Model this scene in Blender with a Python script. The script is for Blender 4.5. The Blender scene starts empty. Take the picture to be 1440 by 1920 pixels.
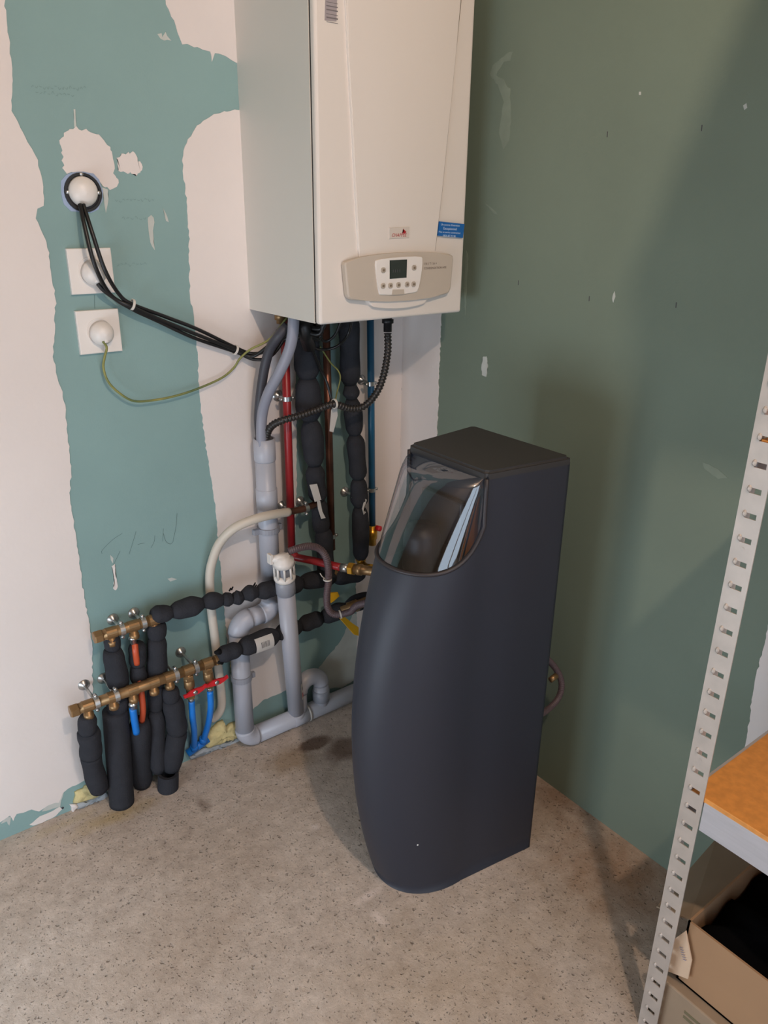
import bpy, bmesh, math, random
from mathutils import Vector, Matrix

random.seed(7)
scene = bpy.context.scene
COL = scene.collection

# ------------------------------------------------------------------ camera
cam_data = bpy.data.cameras.new('camera')
cam_data.sensor_fit = 'VERTICAL'
cam_data.sensor_height = 24.0
cam_data.lens = 1443.0 * 24.0 / 1920.0
cam_data.clip_start = 0.02
cam = bpy.data.objects.new('camera', cam_data)
COL.objects.link(cam)
YAW, PITCH, ROLL = 0.6585, 0.3773, 0.0126
_f = Vector((math.sin(YAW) * math.cos(PITCH), math.cos(YAW) * math.cos(PITCH), -math.sin(PITCH)))
_r0 = Vector((math.cos(YAW), -math.sin(YAW), 0))
_u0 = _r0.cross(_f)
_r = math.cos(ROLL) * _r0 + math.sin(ROLL) * _u0
_u = -math.sin(ROLL) * _r0 + math.cos(ROLL) * _u0
_m = Matrix((_r, _u, -_f)).transposed().to_4x4()
_m.translation = Vector((-1.353, -1.6745, 1.4173))
cam.matrix_world = _m
scene.camera = cam

# ------------------------------------------------------------------ world, daylight at the glazed door, exposure
world = bpy.data.worlds.new('world')
scene.world = world
world.use_nodes = True
world.node_tree.nodes['Background'].inputs[0].default_value = (0.55, 0.72, 1.0, 1)
world.node_tree.nodes['Background'].inputs[1].default_value = 1.0

DOOR_X0, DOOR_X1, DOOR_H, REAR_Y, SIDE_X, CEIL = -1.75, -0.40, 2.42, -3.2, -2.15, 2.55
WIN_Y0, WIN_Y1, WIN_Z0, WIN_Z1 = -1.5, -0.35, 0.05, 0.75
DAY_REAR = 22.0
DAY_SIDE = 17.0
def daylight(name, loc, rot, w, h, power, col):
    d = bpy.data.lights.new(name, 'AREA')
    d.shape = 'RECTANGLE'
    d.size = w
    d.size_y = h
    d.energy = power
    d.color = col
    o = bpy.data.objects.new(name, d)
    COL.objects.link(o)
    o.location = loc
    o.rotation_euler = rot
daylight('daylight_door', ((DOOR_X0 + DOOR_X1) / 2, REAR_Y - 0.04, DOOR_H / 2), (math.radians(90), 0, 0), DOOR_X1 - DOOR_X0 - .1, DOOR_H - .06, DAY_REAR, (0.76, 0.88, 1.0))
daylight('daylight_window', (SIDE_X - 0.04, (WIN_Y0 + WIN_Y1) / 2, (WIN_Z0 + WIN_Z1) / 2), (math.radians(90), 0, math.radians(-90)), WIN_Y1 - WIN_Y0 - .1, WIN_Z1 - WIN_Z0 - .1, DAY_SIDE, (0.76, 0.88, 1.0))

BULB = (-0.976, -1.93, 2.30)
BULB_POWER = 60.0

scene.view_settings.view_transform = 'Standard'
scene.view_settings.look = 'None'
scene.view_settings.gamma = 1.0
scene.view_settings.use_curve_mapping = False
scene.view_settings.exposure = -0.06

# ------------------------------------------------------------------ materials
def lin(c):
    out = []
    for v in c:
        v = v / 255.0
        out.append(v / 12.92 if v <= 0.04045 else ((v + 0.055) / 1.055) ** 2.4)
    return (*out, 1.0)

def mat(name, rgb, rough=0.6, metal=0.0, vary=0.0, scale=8.0, bump=0.0, bscale=60.0, rgb2=None, spec=0.5, coat=0.0, stretch=None):
    m = bpy.data.materials.new(name)
    m.use_nodes = True
    nt = m.node_tree
    b = nt.nodes['Principled BSDF']
    b.inputs['Roughness'].default_value = rough
    b.inputs['Metallic'].default_value = metal
    b.inputs['Specular IOR Level'].default_value = spec
    b.inputs['Coat Weight'].default_value = coat
    c1 = lin(rgb)
    tc = nt.nodes.new('ShaderNodeTexCoord')
    src = tc.outputs['Object']
    if stretch:
        mp = nt.nodes.new('ShaderNodeMapping')
        mp.inputs['Scale'].default_value = stretch
        nt.links.new(src, mp.inputs['Vector'])
        src = mp.outputs['Vector']
    n = nt.nodes.new('ShaderNodeTexNoise')
    n.inputs['Scale'].default_value = scale
    n.inputs['Detail'].default_value = 6
    nt.links.new(src, n.inputs['Vector'])
    ramp = nt.nodes.new('ShaderNodeValToRGB')
    c2 = lin(rgb2) if rgb2 else tuple([v * (1 - vary) for v in c1[:3]] + [1])
    ramp.color_ramp.elements[0].position = 0.35
    ramp.color_ramp.elements[1].position = 0.65
    ramp.color_ramp.elements[0].color = c2
    ramp.color_ramp.elements[1].color = c1
    nt.links.new(n.outputs['Fac'], ramp.inputs['Fac'])
    nt.links.new(ramp.outputs['Color'], b.inputs['Base Color'])
    if bump > 0:
        n2 = nt.nodes.new('ShaderNodeTexNoise')
        n2.inputs['Scale'].default_value = bscale
        n2.inputs['Detail'].default_value = 5
        nt.links.new(src, n2.inputs['Vector'])
        bp = nt.nodes.new('ShaderNodeBump')
        bp.inputs['Strength'].default_value = bump
        bp.inputs['Distance'].default_value = 0.004
        nt.links.new(n2.outputs['Fac'], bp.inputs['Height'])
        nt.links.new(bp.outputs['Normal'], b.inputs['Normal'])
    return m

M = {}
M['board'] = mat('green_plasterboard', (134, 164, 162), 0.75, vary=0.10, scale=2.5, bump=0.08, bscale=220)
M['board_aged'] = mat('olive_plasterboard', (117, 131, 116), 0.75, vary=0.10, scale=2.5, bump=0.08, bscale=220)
M['plaster'] = mat('joint_compound', (226, 217, 212), 0.8, vary=0.07, scale=3.0, bump=0.12, bscale=90)
M['plaster_thin'] = mat('thin_joint_compound', (196, 200, 194), 0.8, vary=0.15, scale=14.0, bump=0.1, bscale=90)
M['scuff'] = mat('grey_scuff', (130, 143, 128), 0.8, vary=0.12, scale=30.0)
M['filler_blue'] = mat('blue_filler', (158, 176, 204), 0.8, vary=0.1, scale=20)
M['ceiling'] = mat('ceiling_paint', (160, 152, 142), 0.85, vary=0.04)
M['room_wall'] = mat('room_wall_paint', (140, 128, 114), 0.85, vary=0.05)
M['frame'] = mat('door_frame', (235, 235, 235), 0.4)
M['pencil'] = mat('pencil_line', (78, 105, 104), 0.7)
M['board_print'] = mat('board_print', (118, 147, 144), 0.75)
M['foam_yellow'] = mat('expanding_foam', (222, 206, 150), 0.9, vary=0.25, scale=25, bump=0.9, bscale=70)
M['crust'] = mat('mortar_crust', (176, 182, 186), 0.9, vary=0.2, scale=25, bump=0.6, bscale=80)
M['boiler'] = mat('white_enamel', (222, 214, 206), 0.32, vary=0.02, scale=3)
M['boiler_side'] = mat('painted_steel', (214, 210, 202), 0.4, vary=0.02, scale=3)
M['panel_beige'] = mat('beige_plastic', (190, 178, 164), 0.45)
M['face_white'] = mat('white_plastic', (228, 222, 216), 0.4)
M['button'] = mat('button_grey', (176, 164, 150), 0.5)
M['button_mark'] = mat('button_print', (120, 104, 88), 0.5)
M['lcd'] = mat('lcd_glass', (52, 58, 54), 0.15)
M['blue_sticker'] = mat('blue_sticker', (26, 98, 168), 0.5, vary=0.08, scale=20)
M['sticker_text'] = mat('sticker_print', (190, 210, 232), 0.5)
M['badge'] = mat('badge_silver', (206, 196, 186), 0.3)
M['red_print'] = mat('red_print', (168, 40, 44), 0.5)
M['grey_print'] = mat('grey_print', (120, 108, 98), 0.5)
M['barcode_paper'] = mat('sticker_paper', (158, 150, 152), 0.6, vary=0.05)
M['barcode_ink'] = mat('sticker_ink', (112, 106, 108), 0.6)
M['black_plastic'] = mat('black_plastic', (24, 24, 26), 0.45, vary=0.1)
M['cable'] = mat('cable_sheath', (22, 21, 22), 0.4, vary=0.1)
M['foam'] = mat('black_foam', (52, 53, 58), 0.95, vary=0.15, scale=30, bump=0.35, bscale=260, spec=0.15)
M['foam_in'] = mat('black_foam_inside', (26, 26, 28), 0.95, spec=0.1)
M['pvc'] = mat('grey_pvc', (176, 178, 188), 0.38, vary=0.05, scale=6)
M['pvc_dark'] = mat('grey_pvc_collar', (150, 153, 163), 0.4, vary=0.05, scale=6)
M['hose_grey'] = mat('grey_soft_hose', (140, 142, 155), 0.45, vary=0.05)
M['hose_dark'] = mat('dark_soft_hose', (62, 62, 70), 0.5, vary=0.1)
M['hose_ribbed'] = mat('ribbed_black_hose', (46, 42, 40), 0.35, vary=0.1)
M['hose_brown'] = mat('ribbed_brown_hose', (96, 80, 84), 0.5, vary=0.1)
M['red_paint'] = mat('red_painted_pipe', (152, 36, 40), 0.35, vary=0.1, scale=10)
M['blue_paint'] = mat('blue_painted_pipe', (32, 92, 128), 0.35, vary=0.1, scale=10)
M['copper'] = mat('aged_copper', (136, 92, 74), 0.38, 0.75, vary=0.3, scale=12, rgb2=(96, 66, 56))
M['brass'] = mat('brass', (158, 126, 88), 0.42, 0.7, vary=0.2, scale=30)
M['brass_bright'] = mat('bright_brass', (214, 160, 62), 0.3, 0.85, vary=0.1, scale=30)
M['steel'] = mat('zinc_steel', (196, 196, 194), 0.3, 0.9, vary=0.1, scale=30)
M['galva'] = mat('galvanised_steel', (184, 174, 165), 0.45, 0.25, vary=0.12, scale=25)
M['beam'] = mat('grey_enamelled_beam', (176, 174, 178), 0.5, vary=0.1, scale=14, stretch=(1, 1, 12))
M['cream_pipe'] = mat('cream_plastic_pipe', (206, 196, 182), 0.45, vary=0.04)
M['blue_pex'] = mat('blue_pex', (24, 122, 214), 0.4, vary=0.05)
M['orange_pex'] = mat('orange_pex', (196, 84, 52), 0.4, vary=0.05)
M['red_handle'] = mat('red_handle', (196, 30, 40), 0.35)
M['yellow_handle'] = mat('yellow_handle', (222, 168, 30), 0.45, vary=0.1)
M['wire_gy'] = mat('green_yellow_wire', (146, 142, 78), 0.5, rgb2=(92, 108, 66), scale=16)
M['tie'] = mat('nylon_tie', (214, 208, 200), 0.5)
M['tag_paper'] = mat('paper_tag', (206, 202, 198), 0.7, vary=0.08)
M['ink'] = mat('dark_ink', (70, 68, 72), 0.7)
M['softener'] = mat('navy_charcoal_plastic', (46, 48, 57), 0.5, vary=0.03, scale=5, bump=0.05, bscale=500, spec=0.35)
M['softener_top'] = mat('charcoal_top', (50, 48, 48), 0.6, vary=0.05, scale=5, bump=0.05, bscale=500)
M['softener_in'] = mat('dark_cavity', (24, 24, 32), 0.5)
M['bezel'] = mat('bezel_rubber', (44, 38, 40), 0.5)
M['chip'] = mat('chip_white', (210, 210, 205), 0.6)
M['osb'] = mat('orange_chipboard', (216, 144, 66), 0.6, vary=0.18, scale=70, bump=0.1, bscale=200)
M['card'] = mat('cardboard', (160, 126, 94), 0.85, vary=0.08, scale=8)
M['card_edge'] = mat('cardboard_edge', (196, 164, 128), 0.9, vary=0.1, scale=60)
M['card_pale'] = mat('pale_cardboard', (204, 178, 152), 0.85, vary=0.05, scale=8)
M['card_print'] = mat('carton_print', (112, 104, 78), 0.85, vary=0.2, scale=40)
M['card_grey'] = mat('grey_cardboard', (150, 130, 108), 0.85, vary=0.12, scale=10)
M['scribble'] = mat('blue_ink', (128, 126, 150), 0.8)
M['black_cloth'] = mat('black_cloth', (9, 9, 10), 1.0, spec=0.05, bump=0.3, bscale=200)
M['bulb'] = mat('bulb_holder', (235, 235, 230), 0.5)

def clear_mat():
    m = bpy.data.materials.new('clear_plastic')
    m.use_nodes = True
    nt = m.node_tree
    nt.nodes.remove(nt.nodes['Principled BSDF'])
    out = nt.nodes['Material Output']
    t = nt.nodes.new('ShaderNodeBsdfTransparent')
    t.inputs[0].default_value = (0.80, 0.82, 0.86, 1)
    g = nt.nodes.new('ShaderNodeBsdfGlossy')
    g.inputs['Roughness'].default_value = 0.03
    g.inputs['Color'].default_value = (1, 1, 1, 1)
    fr = nt.nodes.new('ShaderNodeLayerWeight')
    fr.inputs['Blend'].default_value = 0.5
    pw = nt.nodes.new('ShaderNodeMath')
    pw.operation = 'POWER'
    pw.inputs[1].default_value = 4.0
    nt.links.new(fr.outputs['Facing'], pw.inputs[0])
    mul = nt.nodes.new('ShaderNodeMath')
    mul.operation = 'MULTIPLY_ADD'
    mul.use_clamp = True
    mul.inputs[1].default_value = 0.6
    mul.inputs[2].default_value = 0.13
    mx = nt.nodes.new('ShaderNodeMixShader')
    nt.links.new(pw.outputs[0], mul.inputs[0])
    nt.links.new(mul.outputs[0], mx.inputs[0])
    nt.links.new(t.outputs[0], mx.inputs[1])
    nt.links.new(g.outputs[0], mx.inputs[2])
    nt.links.new(mx.outputs[0], out.inputs['Surface'])
    return m
M['clear'] = clear_mat()

def floor_mat():
    m = bpy.data.materials.new('rough_concrete')
    m.use_nodes = True
    nt = m.node_tree
    b = nt.nodes['Principled BSDF']
    b.inputs['Roughness'].default_value = 0.85
    b.inputs['Specular IOR Level'].default_value = 0.3
    tc = nt.nodes.new('ShaderNodeTexCoord')
    def noise(scale, detail=6, rough=0.6):
        n = nt.nodes.new('ShaderNodeTexNoise')
        n.inputs['Scale'].default_value = scale
        n.inputs['Detail'].default_value = detail
        n.inputs['Roughness'].default_value = rough
        nt.links.new(tc.outputs['Object'], n.inputs['Vector'])
        return n
    def ramp(fac, p0, c0, p1, c1):
        r = nt.nodes.new('ShaderNodeValToRGB')
        r.color_ramp.elements[0].position = p0
        r.color_ramp.elements[0].color = c0
        r.color_ramp.elements[1].position = p1
        r.color_ramp.elements[1].color = c1
        nt.links.new(fac, r.inputs['Fac'])
        return r
    def mix(fac, a, b_, mode='MIX'):
        x = nt.nodes.new('ShaderNodeMix')
        x.data_type = 'RGBA'
        x.blend_type = mode
        if hasattr(fac, 'links'):
            nt.links.new(fac, x.inputs[0])
        else:
            x.inputs[0].default_value = fac
        for s, v in ((6, a), (7, b_)):
            if isinstance(v, tuple):
                x.inputs[s].default_value = v
            else:
                nt.links.new(v, x.inputs[s])
        return x.outputs[2]
    big = ramp(noise(1.6, 4).outputs['Fac'], 0.35, lin((192, 176, 162)), 0.65, lin((216, 203, 192)))
    med = ramp(noise(26, 9, 0.75).outputs['Fac'], 0.3, (0.70, 0.68, 0.66, 1), 0.62, (1.04, 1.03, 1.02, 1))
    c = mix(1.0, big.outputs[0], med.outputs[0], 'MULTIPLY')
    # pits: two sizes of rounded holes
    pitfac = None
    heights = []
    for sc, th, keep in ((70, 0.22, 0.6), (170, 0.28, 0.8)):
        v = nt.nodes.new('ShaderNodeTexVoronoi')
        v.inputs['Scale'].default_value = sc
        v.inputs['Randomness'].default_value = 1.0
        nv = noise(60, 3)
        mp = nt.nodes.new('ShaderNodeVectorMath')
        mp.operation = 'ADD'
        sca = nt.nodes.new('ShaderNodeVectorMath')
        sca.operation = 'SCALE'
        sca.inputs['Scale'].default_value = 0.02
        nt.links.new(nv.outputs['Color'], sca.inputs[0])
        nt.links.new(tc.outputs['Object'], mp.inputs[0])
        nt.links.new(sca.outputs[0], mp.inputs[1])
        nt.links.new(mp.outputs[0], v.inputs['Vector'])
        r = ramp(v.outputs['Distance'], th * 0.45, (1, 1, 1, 1), th, (0, 0, 0, 1))
        sel = nt.nodes.new('ShaderNodeSeparateColor')
        nt.links.new(v.outputs['Color'], sel.inputs[0])
        lt = nt.nodes.new('ShaderNodeMath')
        lt.operation = 'LESS_THAN'
        lt.inputs[1].default_value = keep * 0.6
        nt.links.new(sel.outputs[0], lt.inputs[0])
        mu = nt.nodes.new('ShaderNodeMath')
        mu.operation = 'MULTIPLY'
        nt.links.new(r.outputs[0], mu.inputs[0])
        nt.links.new(lt.outputs[0], mu.inputs[1])
        heights.append(mu.outputs[0])
    add = nt.nodes.new('ShaderNodeMath')
    add.operation = 'MAXIMUM'
    nt.links.new(heights[0], add.inputs[0])
    nt.links.new(heights[1], add.inputs[1])
    # stains with shapes of their own: brown water marks near the drain, pale splashes; plus painted warm light by the right wall
    def blob(cx, cy, rx, ry, soft, amp):
        mp = nt.nodes.new('ShaderNodeMapping')
        mp.inputs['Location'].default_value = (-cx / rx, -cy / ry, 0)
        mp.inputs['Scale'].default_value = (1 / rx, 1 / ry, 0)
        nt.links.new(tc.outputs['Object'], mp.inputs['Vector'])
        nz = noise(14, 5, 0.65)
        sub = nt.nodes.new('ShaderNodeVectorMath')
        sub.operation = 'LENGTH'
        nt.links.new(mp.outputs[0], sub.inputs[0])
        a = nt.nodes.new('ShaderNodeMath')
        a.operation = 'MULTIPLY_ADD'
        a.inputs[1].default_value = amp
        nt.links.new(nz.outputs['Fac'], a.inputs[0])
        nt.links.new(sub.outputs['Value'], a.inputs[2])
        dv = nt.nodes.new('ShaderNodeMath')
        dv.operation = 'DIVIDE'
        dv.inputs[1].default_value = 3.0
        nt.links.new(a.outputs[0], dv.inputs[0])
        return ramp(dv.outputs[0], max(0, 1.0 + amp * 0.5 - soft) / 3.0, (1, 1, 1, 1), (1.0 + amp * 0.5) / 3.0, (0, 0, 0, 1)).outputs[0]
    STAINS_AND_WARM_LIGHT = [
        ((-0.4993, -0.1656, 0.0000), .10, .06, .6, 1.2, (150, 124, 92), .6),
        ((-0.4096, -0.1477, 0.0000), .06, .03, .35, 1.0, (84, 54, 34), .75),
        ((-0.3501, -0.2207, 0.0000), .08, .06, .5, 1.0, (84, 54, 34), .7),
        ((-0.7657, -0.1774, 0.0000), .022, .035, .8, 1.6, (104, 82, 64), .6),
        ((-0.9582, -0.0842, 0.0000), .13, .035, .8, 1.5, (176, 150, 96), .6),
        ((-1.0667, -0.0366, 0.0000), .10, .02, .8, 1.5, (186, 168, 140), .6),
        ((-0.5956, -0.6552, 0.0000), .05, .014, .7, 1.6, (226, 210, 200), .75),
        ((-0.6096, -0.7168, 0.0000), .014, .035, .7, 1.6, (226, 210, 200), .75),
        ((-0.5791, -0.4118, 0.0000), .016, .012, .7, 1.6, (220, 206, 198), .7),
        ((-0.6611, -0.7629, 0.0000), .02, .010, .8, 1.6, (214, 200, 190), .5),
        ((-0.5724, -0.9252, 0.0000), .45, .25, 1.0, 1.6, (176, 150, 116), .30),
        ((-1.0231, -0.5285, 0.0000), .30, .20, 1.0, 1.6, (180, 158, 138), .25),
        ((-0.0076, -0.6998, -0.0000), .12, .16, .9, 1.2, (112, 78, 50), .6),  # orange cast of the warm lamp by the right wall, painted in
        ((-0.0811, -0.9675, 0.0000), .18, .24, 1.0, 1.3, (146, 102, 62), .65),  # same warm lamp tint, painted further along the right wall
    ]
    for (p, rx, ry, soft, amp, rgb, k) in STAINS_AND_WARM_LIGHT:
        f = blob(p[0], p[1], rx, ry, soft, amp)
        mm = nt.nodes.new('ShaderNodeMath')
        mm.operation = 'MULTIPLY'
        mm.inputs[1].default_value = k
        nt.links.new(f, mm.inputs[0])
        c = mix(mm.outputs[0], c, lin(rgb))
    # shade inside the pits, painted as a slightly darker tone
    pm = nt.nodes.new('ShaderNodeMath')
    pm.operation = 'MULTIPLY'
    pm.inputs[1].default_value = 0.3
    nt.links.new(add.outputs[0], pm.inputs[0])
    c = mix(pm.outputs[0], c, lin((118, 98, 80)))
    nt.links.new(c, b.inputs['Base Color'])
    fine = noise(120, 6, 0.7)
    mid = noise(38, 8, 0.7)
    h1 = nt.nodes.new('ShaderNodeMath')
    h1.operation = 'MULTIPLY_ADD'
    h1.inputs[1].default_value = -2.2
    nt.links.new(add.outputs[0], h1.inputs[0])
    h2 = nt.nodes.new('ShaderNodeMath')
    h2.operation = 'MULTIPLY_ADD'
    h2.inputs[1].default_value = 0.3
    nt.links.new(fine.outputs['Fac'], h2.inputs[0])
    nt.links.new(mid.outputs['Fac'], h2.inputs[2])
    nt.links.new(h2.outputs[0], h1.inputs[2])
    bp = nt.nodes.new('ShaderNodeBump')
    bp.inputs['Strength'].default_value = 0.7
    bp.inputs['Distance'].default_value = 0.006
    nt.links.new(h1.outputs[0], bp.inputs['Height'])
    nt.links.new(bp.outputs['Normal'], b.inputs['Normal'])
    return m
M['floor'] = floor_mat()

# ------------------------------------------------------------------ helpers
def link(o, parent=None):
    COL.objects.link(o)
    if parent is not None:
        o.parent = parent
        o.matrix_parent_inverse = Matrix.Translation(-Vector(parent.get('_loc', (0, 0, 0))))
    return o

def obj(name, verts, faces, m, parent=None, smooth=False):
    me = bpy.data.meshes.new(name)
    me.from_pydata([tuple(v) for v in verts], [], faces)
    me.materials.append(M[m] if isinstance(m, str) else m)
    me.validate()
    if smooth:
        me.polygons.foreach_set('use_smooth', [True] * len(me.polygons))
    me.update()
    return link(bpy.data.objects.new(name, me), parent)

def bobj(name, bm, m, parent=None, smooth=False):
    bmesh.ops.recalc_face_normals(bm, faces=bm.faces)
    me = bpy.data.meshes.new(name)
    bm.to_mesh(me)
    bm.free()
    me.materials.append(M[m])
    if smooth:
        me.polygons.foreach_set('use_smooth', [True] * len(me.polygons))
    return link(bpy.data.objects.new(name, me), parent)

def tag(o, label, cat, group=None, kind=None):
    o['label'] = label
    if cat:
        o['category'] = cat
    if group:
        o['group'] = group
    if kind:
        o['kind'] = kind
    return o

def thing(name, label, cat, loc=(0, 0, 0), group=None):
    o = bpy.data.objects.new(name, None)
    COL.objects.link(o)
    o.location = loc
    o['_loc'] = tuple(loc)
    return tag(o, label, cat, group)

def box(name, lo_, hi_, m, parent=None, bevel=0.0, segs=2):
    bm = bmesh.new()
    bmesh.ops.create_cube(bm, size=1)
    for v in bm.verts:
        v.co = Vector([(lo_[i] + hi_[i]) / 2 + v.co[i] * (hi_[i] - lo_[i]) for i in range(3)])
    if bevel:
        bmesh.ops.bevel(bm, geom=list(bm.edges), offset=bevel, segments=segs, affect='EDGES', profile=0.5)
    return bobj(name, bm, m, parent)

def catmull(pts, n=8):
    pts = [Vector(p) for p in pts]
    if len(pts) < 3:
        return [pts[0].lerp(pts[-1], i / n) for i in range(n + 1)]
    P = [2 * pts[0] - pts[1]] + pts + [2 * pts[-1] - pts[-2]]
    out = []
    for i in range(1, len(P) - 2):
        a, b, c, d = P[i - 1], P[i], P[i + 1], P[i + 2]
        for k in range(n):
            t = k / n
            out.append(0.5 * ((2 * b) + (c - a) * t + (2 * a - 5 * b + 4 * c - d) * t * t + (3 * b - a - 3 * c + d) * t ** 3))
    out.append(pts[-1])
    return out

def resample(path, step):
    path = [Vector(p) for p in path]
    d = [0]
    for a, b in zip(path, path[1:]):
        d.append(d[-1] + (b - a).length)
    n = max(2, int(d[-1] / step))
    out, j = [], 0
    for k in range(n + 1):
        s = d[-1] * k / n
        while j < len(d) - 2 and d[j + 1] < s:
            j += 1
        seg = d[j + 1] - d[j]
        out.append(path[j].lerp(path[j + 1], (s - d[j]) / seg if seg > 1e-9 else 0))
    return out

def tube_data(path, r, seg=14, caps=True):
    path = [Vector(p) for p in path]
    n = len(path)
    rr = r if isinstance(r, (list, tuple)) else [r] * n
    tang = []
    for i in range(n):
        t = path[min(i + 1, n - 1)] - path[max(i - 1, 0)]
        tang.append(t.normalized() if t.length > 1e-9 else Vector((0, 0, 1)))
    up = Vector((0.31, 0.17, 0.93)) if abs(tang[0].z) < 0.9 else Vector((0.93, 0.2, 0.1))
    nv = (up - tang[0] * up.dot(tang[0])).normalized()
    vs, fs = [], []
    for i in range(n):
        nv = (nv - tang[i] * nv.dot(tang[i])).normalized()
        bv = tang[i].cross(nv)
        for k in range(seg):
            a = 2 * math.pi * k / seg
            vs.append(path[i] + (nv * math.cos(a) + bv * math.sin(a)) * rr[i])
    for i in range(n - 1):
        for k in range(seg):
            k2 = (k + 1) % seg
            fs.append((i * seg + k, i * seg + k2, (i + 1) * seg + k2, (i + 1) * seg + k))
    if caps:
        fs.append(tuple(reversed(range(seg))))
        fs.append(tuple(range((n - 1) * seg, n * seg)))
    return vs, fs

def tube(name, path, r, m, parent=None, seg=14, smooth=True, curve=0):
    if curve:
        path = catmull(path, curve)
    vs, fs = tube_data(path, r, seg)
    return obj(name, vs, fs, m, parent, smooth)

def ribbed(name, path, r, m, parent=None, pitch=0.006, depth=0.16, seg=14):
    path = resample(catmull(path, 12), pitch / 4)
    rr = [r * (1 - depth * (0, 0.5, 1, 0.5)[i % 4]) for i in range(len(path))]
    vs, fs = tube_data(path, rr, seg)
    return obj(name, vs, fs, m, parent, True)

def lathe(name, origin, axis, profile, m, parent=None, seg=24, smooth=True):
    """profile: list of (distance along axis, radius)"""
    o = Vector(origin)
    a = Vector(axis).normalized()
    up = Vector((0, 0, 1)) if abs(a.z) < 0.9 else Vector((1, 0, 0))
    n1 = (up - a * up.dot(a)).normalized()
    n2 = a.cross(n1)
    vs, fs = [], []
    for (t, r) in profile:
        for k in range(seg):
            th = 2 * math.pi * k / seg
            vs.append(o + a * t + (n1 * math.cos(th) + n2 * math.sin(th)) * max(r, 1e-5))
    for i in range(len(profile) - 1):
        for k in range(seg):
            k2 = (k + 1) % seg
            fs.append((i * seg + k, i * seg + k2, (i + 1) * seg + k2, (i + 1) * seg + k))
    fs.append(tuple(reversed(range(seg))))
    fs.append(tuple(range((len(profile) - 1) * seg, len(profile) * seg)))
    return obj(name, vs, fs, m, parent, smooth)

def ring(name, center, axis, r_in, r_out, width, m, parent=None, seg=22):
    w = width / 2
    c = Vector(center)
    a = Vector(axis).normalized()
    up = Vector((0, 0, 1)) if abs(a.z) < 0.9 else Vector((1, 0, 0))
    n1 = (up - a * up.dot(a)).normalized()
    n2 = a.cross(n1)
    prof = [(-w, r_in), (-w, r_out), (w, r_out), (w, r_in)]
    vs, fs = [], []
    for (t, r) in prof:
        for k in range(seg):
            th = 2 * math.pi * k / seg
            vs.append(c + a * t + (n1 * math.cos(th) + n2 * math.sin(th)) * r)
    for i in range(4):
        j = (i + 1) % 4
        for k in range(seg):
            k2 = (k + 1) % seg
            fs.append((i * seg + k, i * seg + k2, j * seg + k2, j * seg + k))
    return obj(name, vs, fs, m, parent, False)

def hexnut(name, center, axis, r, width, m, parent=None):
    a = Vector(axis).normalized()
    c = Vector(center) - a * width / 2
    return lathe(name, c, a, [(0, r * 0.9), (width * 0.12, r), (width * 0.88, r), (width, r * 0.9)], m, parent, seg=6, smooth=False)

def rough_outline(pts, step, amp, closed=True, rng=None):
    rng = rng or random
    out = []
    n = len(pts)
    for i in range(n if closed else n - 1):
        a, b = Vector(pts[i]), Vector(pts[(i + 1) % n])
        k = max(1, int((b - a).length / step))
        for j in range(k):
            p = a.lerp(b, j / k)
            out.append(p + Vector((rng.uniform(-amp, amp), rng.uniform(-amp, amp))))
    return out

def chaikin(pts, it=2):
    pts = [Vector(p) for p in pts]
    for _ in range(it):
        q = []
        for i in range(len(pts)):
            a, b = pts[i], pts[(i + 1) % len(pts)]
            q.append(a.lerp(b, 0.25))
            q.append(a.lerp(b, 0.75))
        pts = q
    return pts

def prism(name, pts, plane, base, top, m, parent=None, bevel=0.0, segs=2, smooth=False):
    """2D outline extruded. plane 'y': pts are (x, z), extruded from y=base to y=top; 'x': pts are (y, z); 'z': pts are (x, y)"""
    def mk(p, t):
        if plane == 'y':
            return (p[0], t, p[1])
        if plane == 'x':
            return (t, p[0], p[1])
        return (p[0], p[1], t)
    if len(pts) > 40:
        from mathutils.geometry import tessellate_polygon
        tris = tessellate_polygon([[Vector((p[0], p[1], 0)) for p in pts]])
        n = len(pts)
        vs_ = [mk(p, top) for p in pts] + [mk(p, base) for p in pts]
        fs_ = [tuple(t) for t in tris] + [(i, (i + 1) % n, n + (i + 1) % n, n + i) for i in range(n)]
        return obj(name, vs_, fs_, m, parent)
    bm = bmesh.new()
    va = [bm.verts.new(mk(p, base)) for p in pts]
    vb = [bm.verts.new(mk(p, top)) for p in pts]
    n = len(pts)
    fa = bm.faces.new(va)
    fb = bm.faces.new(vb)
    for i in range(n):
        j = (i + 1) % n
        bm.faces.new((va[i], va[j], vb[j], vb[i]))
    if bevel:
        bmesh.ops.bevel(bm, geom=list(fb.edges), offset=bevel, segments=segs, affect='EDGES', profile=0.5)
    bmesh.ops.triangulate(bm, faces=[f for f in bm.faces if len(f.verts) > 4])
    return bobj(name, bm, m, parent, smooth)

def xz(pts):
    return [(p[0], p[2]) for p in pts]

def yz(pts):
    return [(p[1], p[2]) for p in pts]

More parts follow.
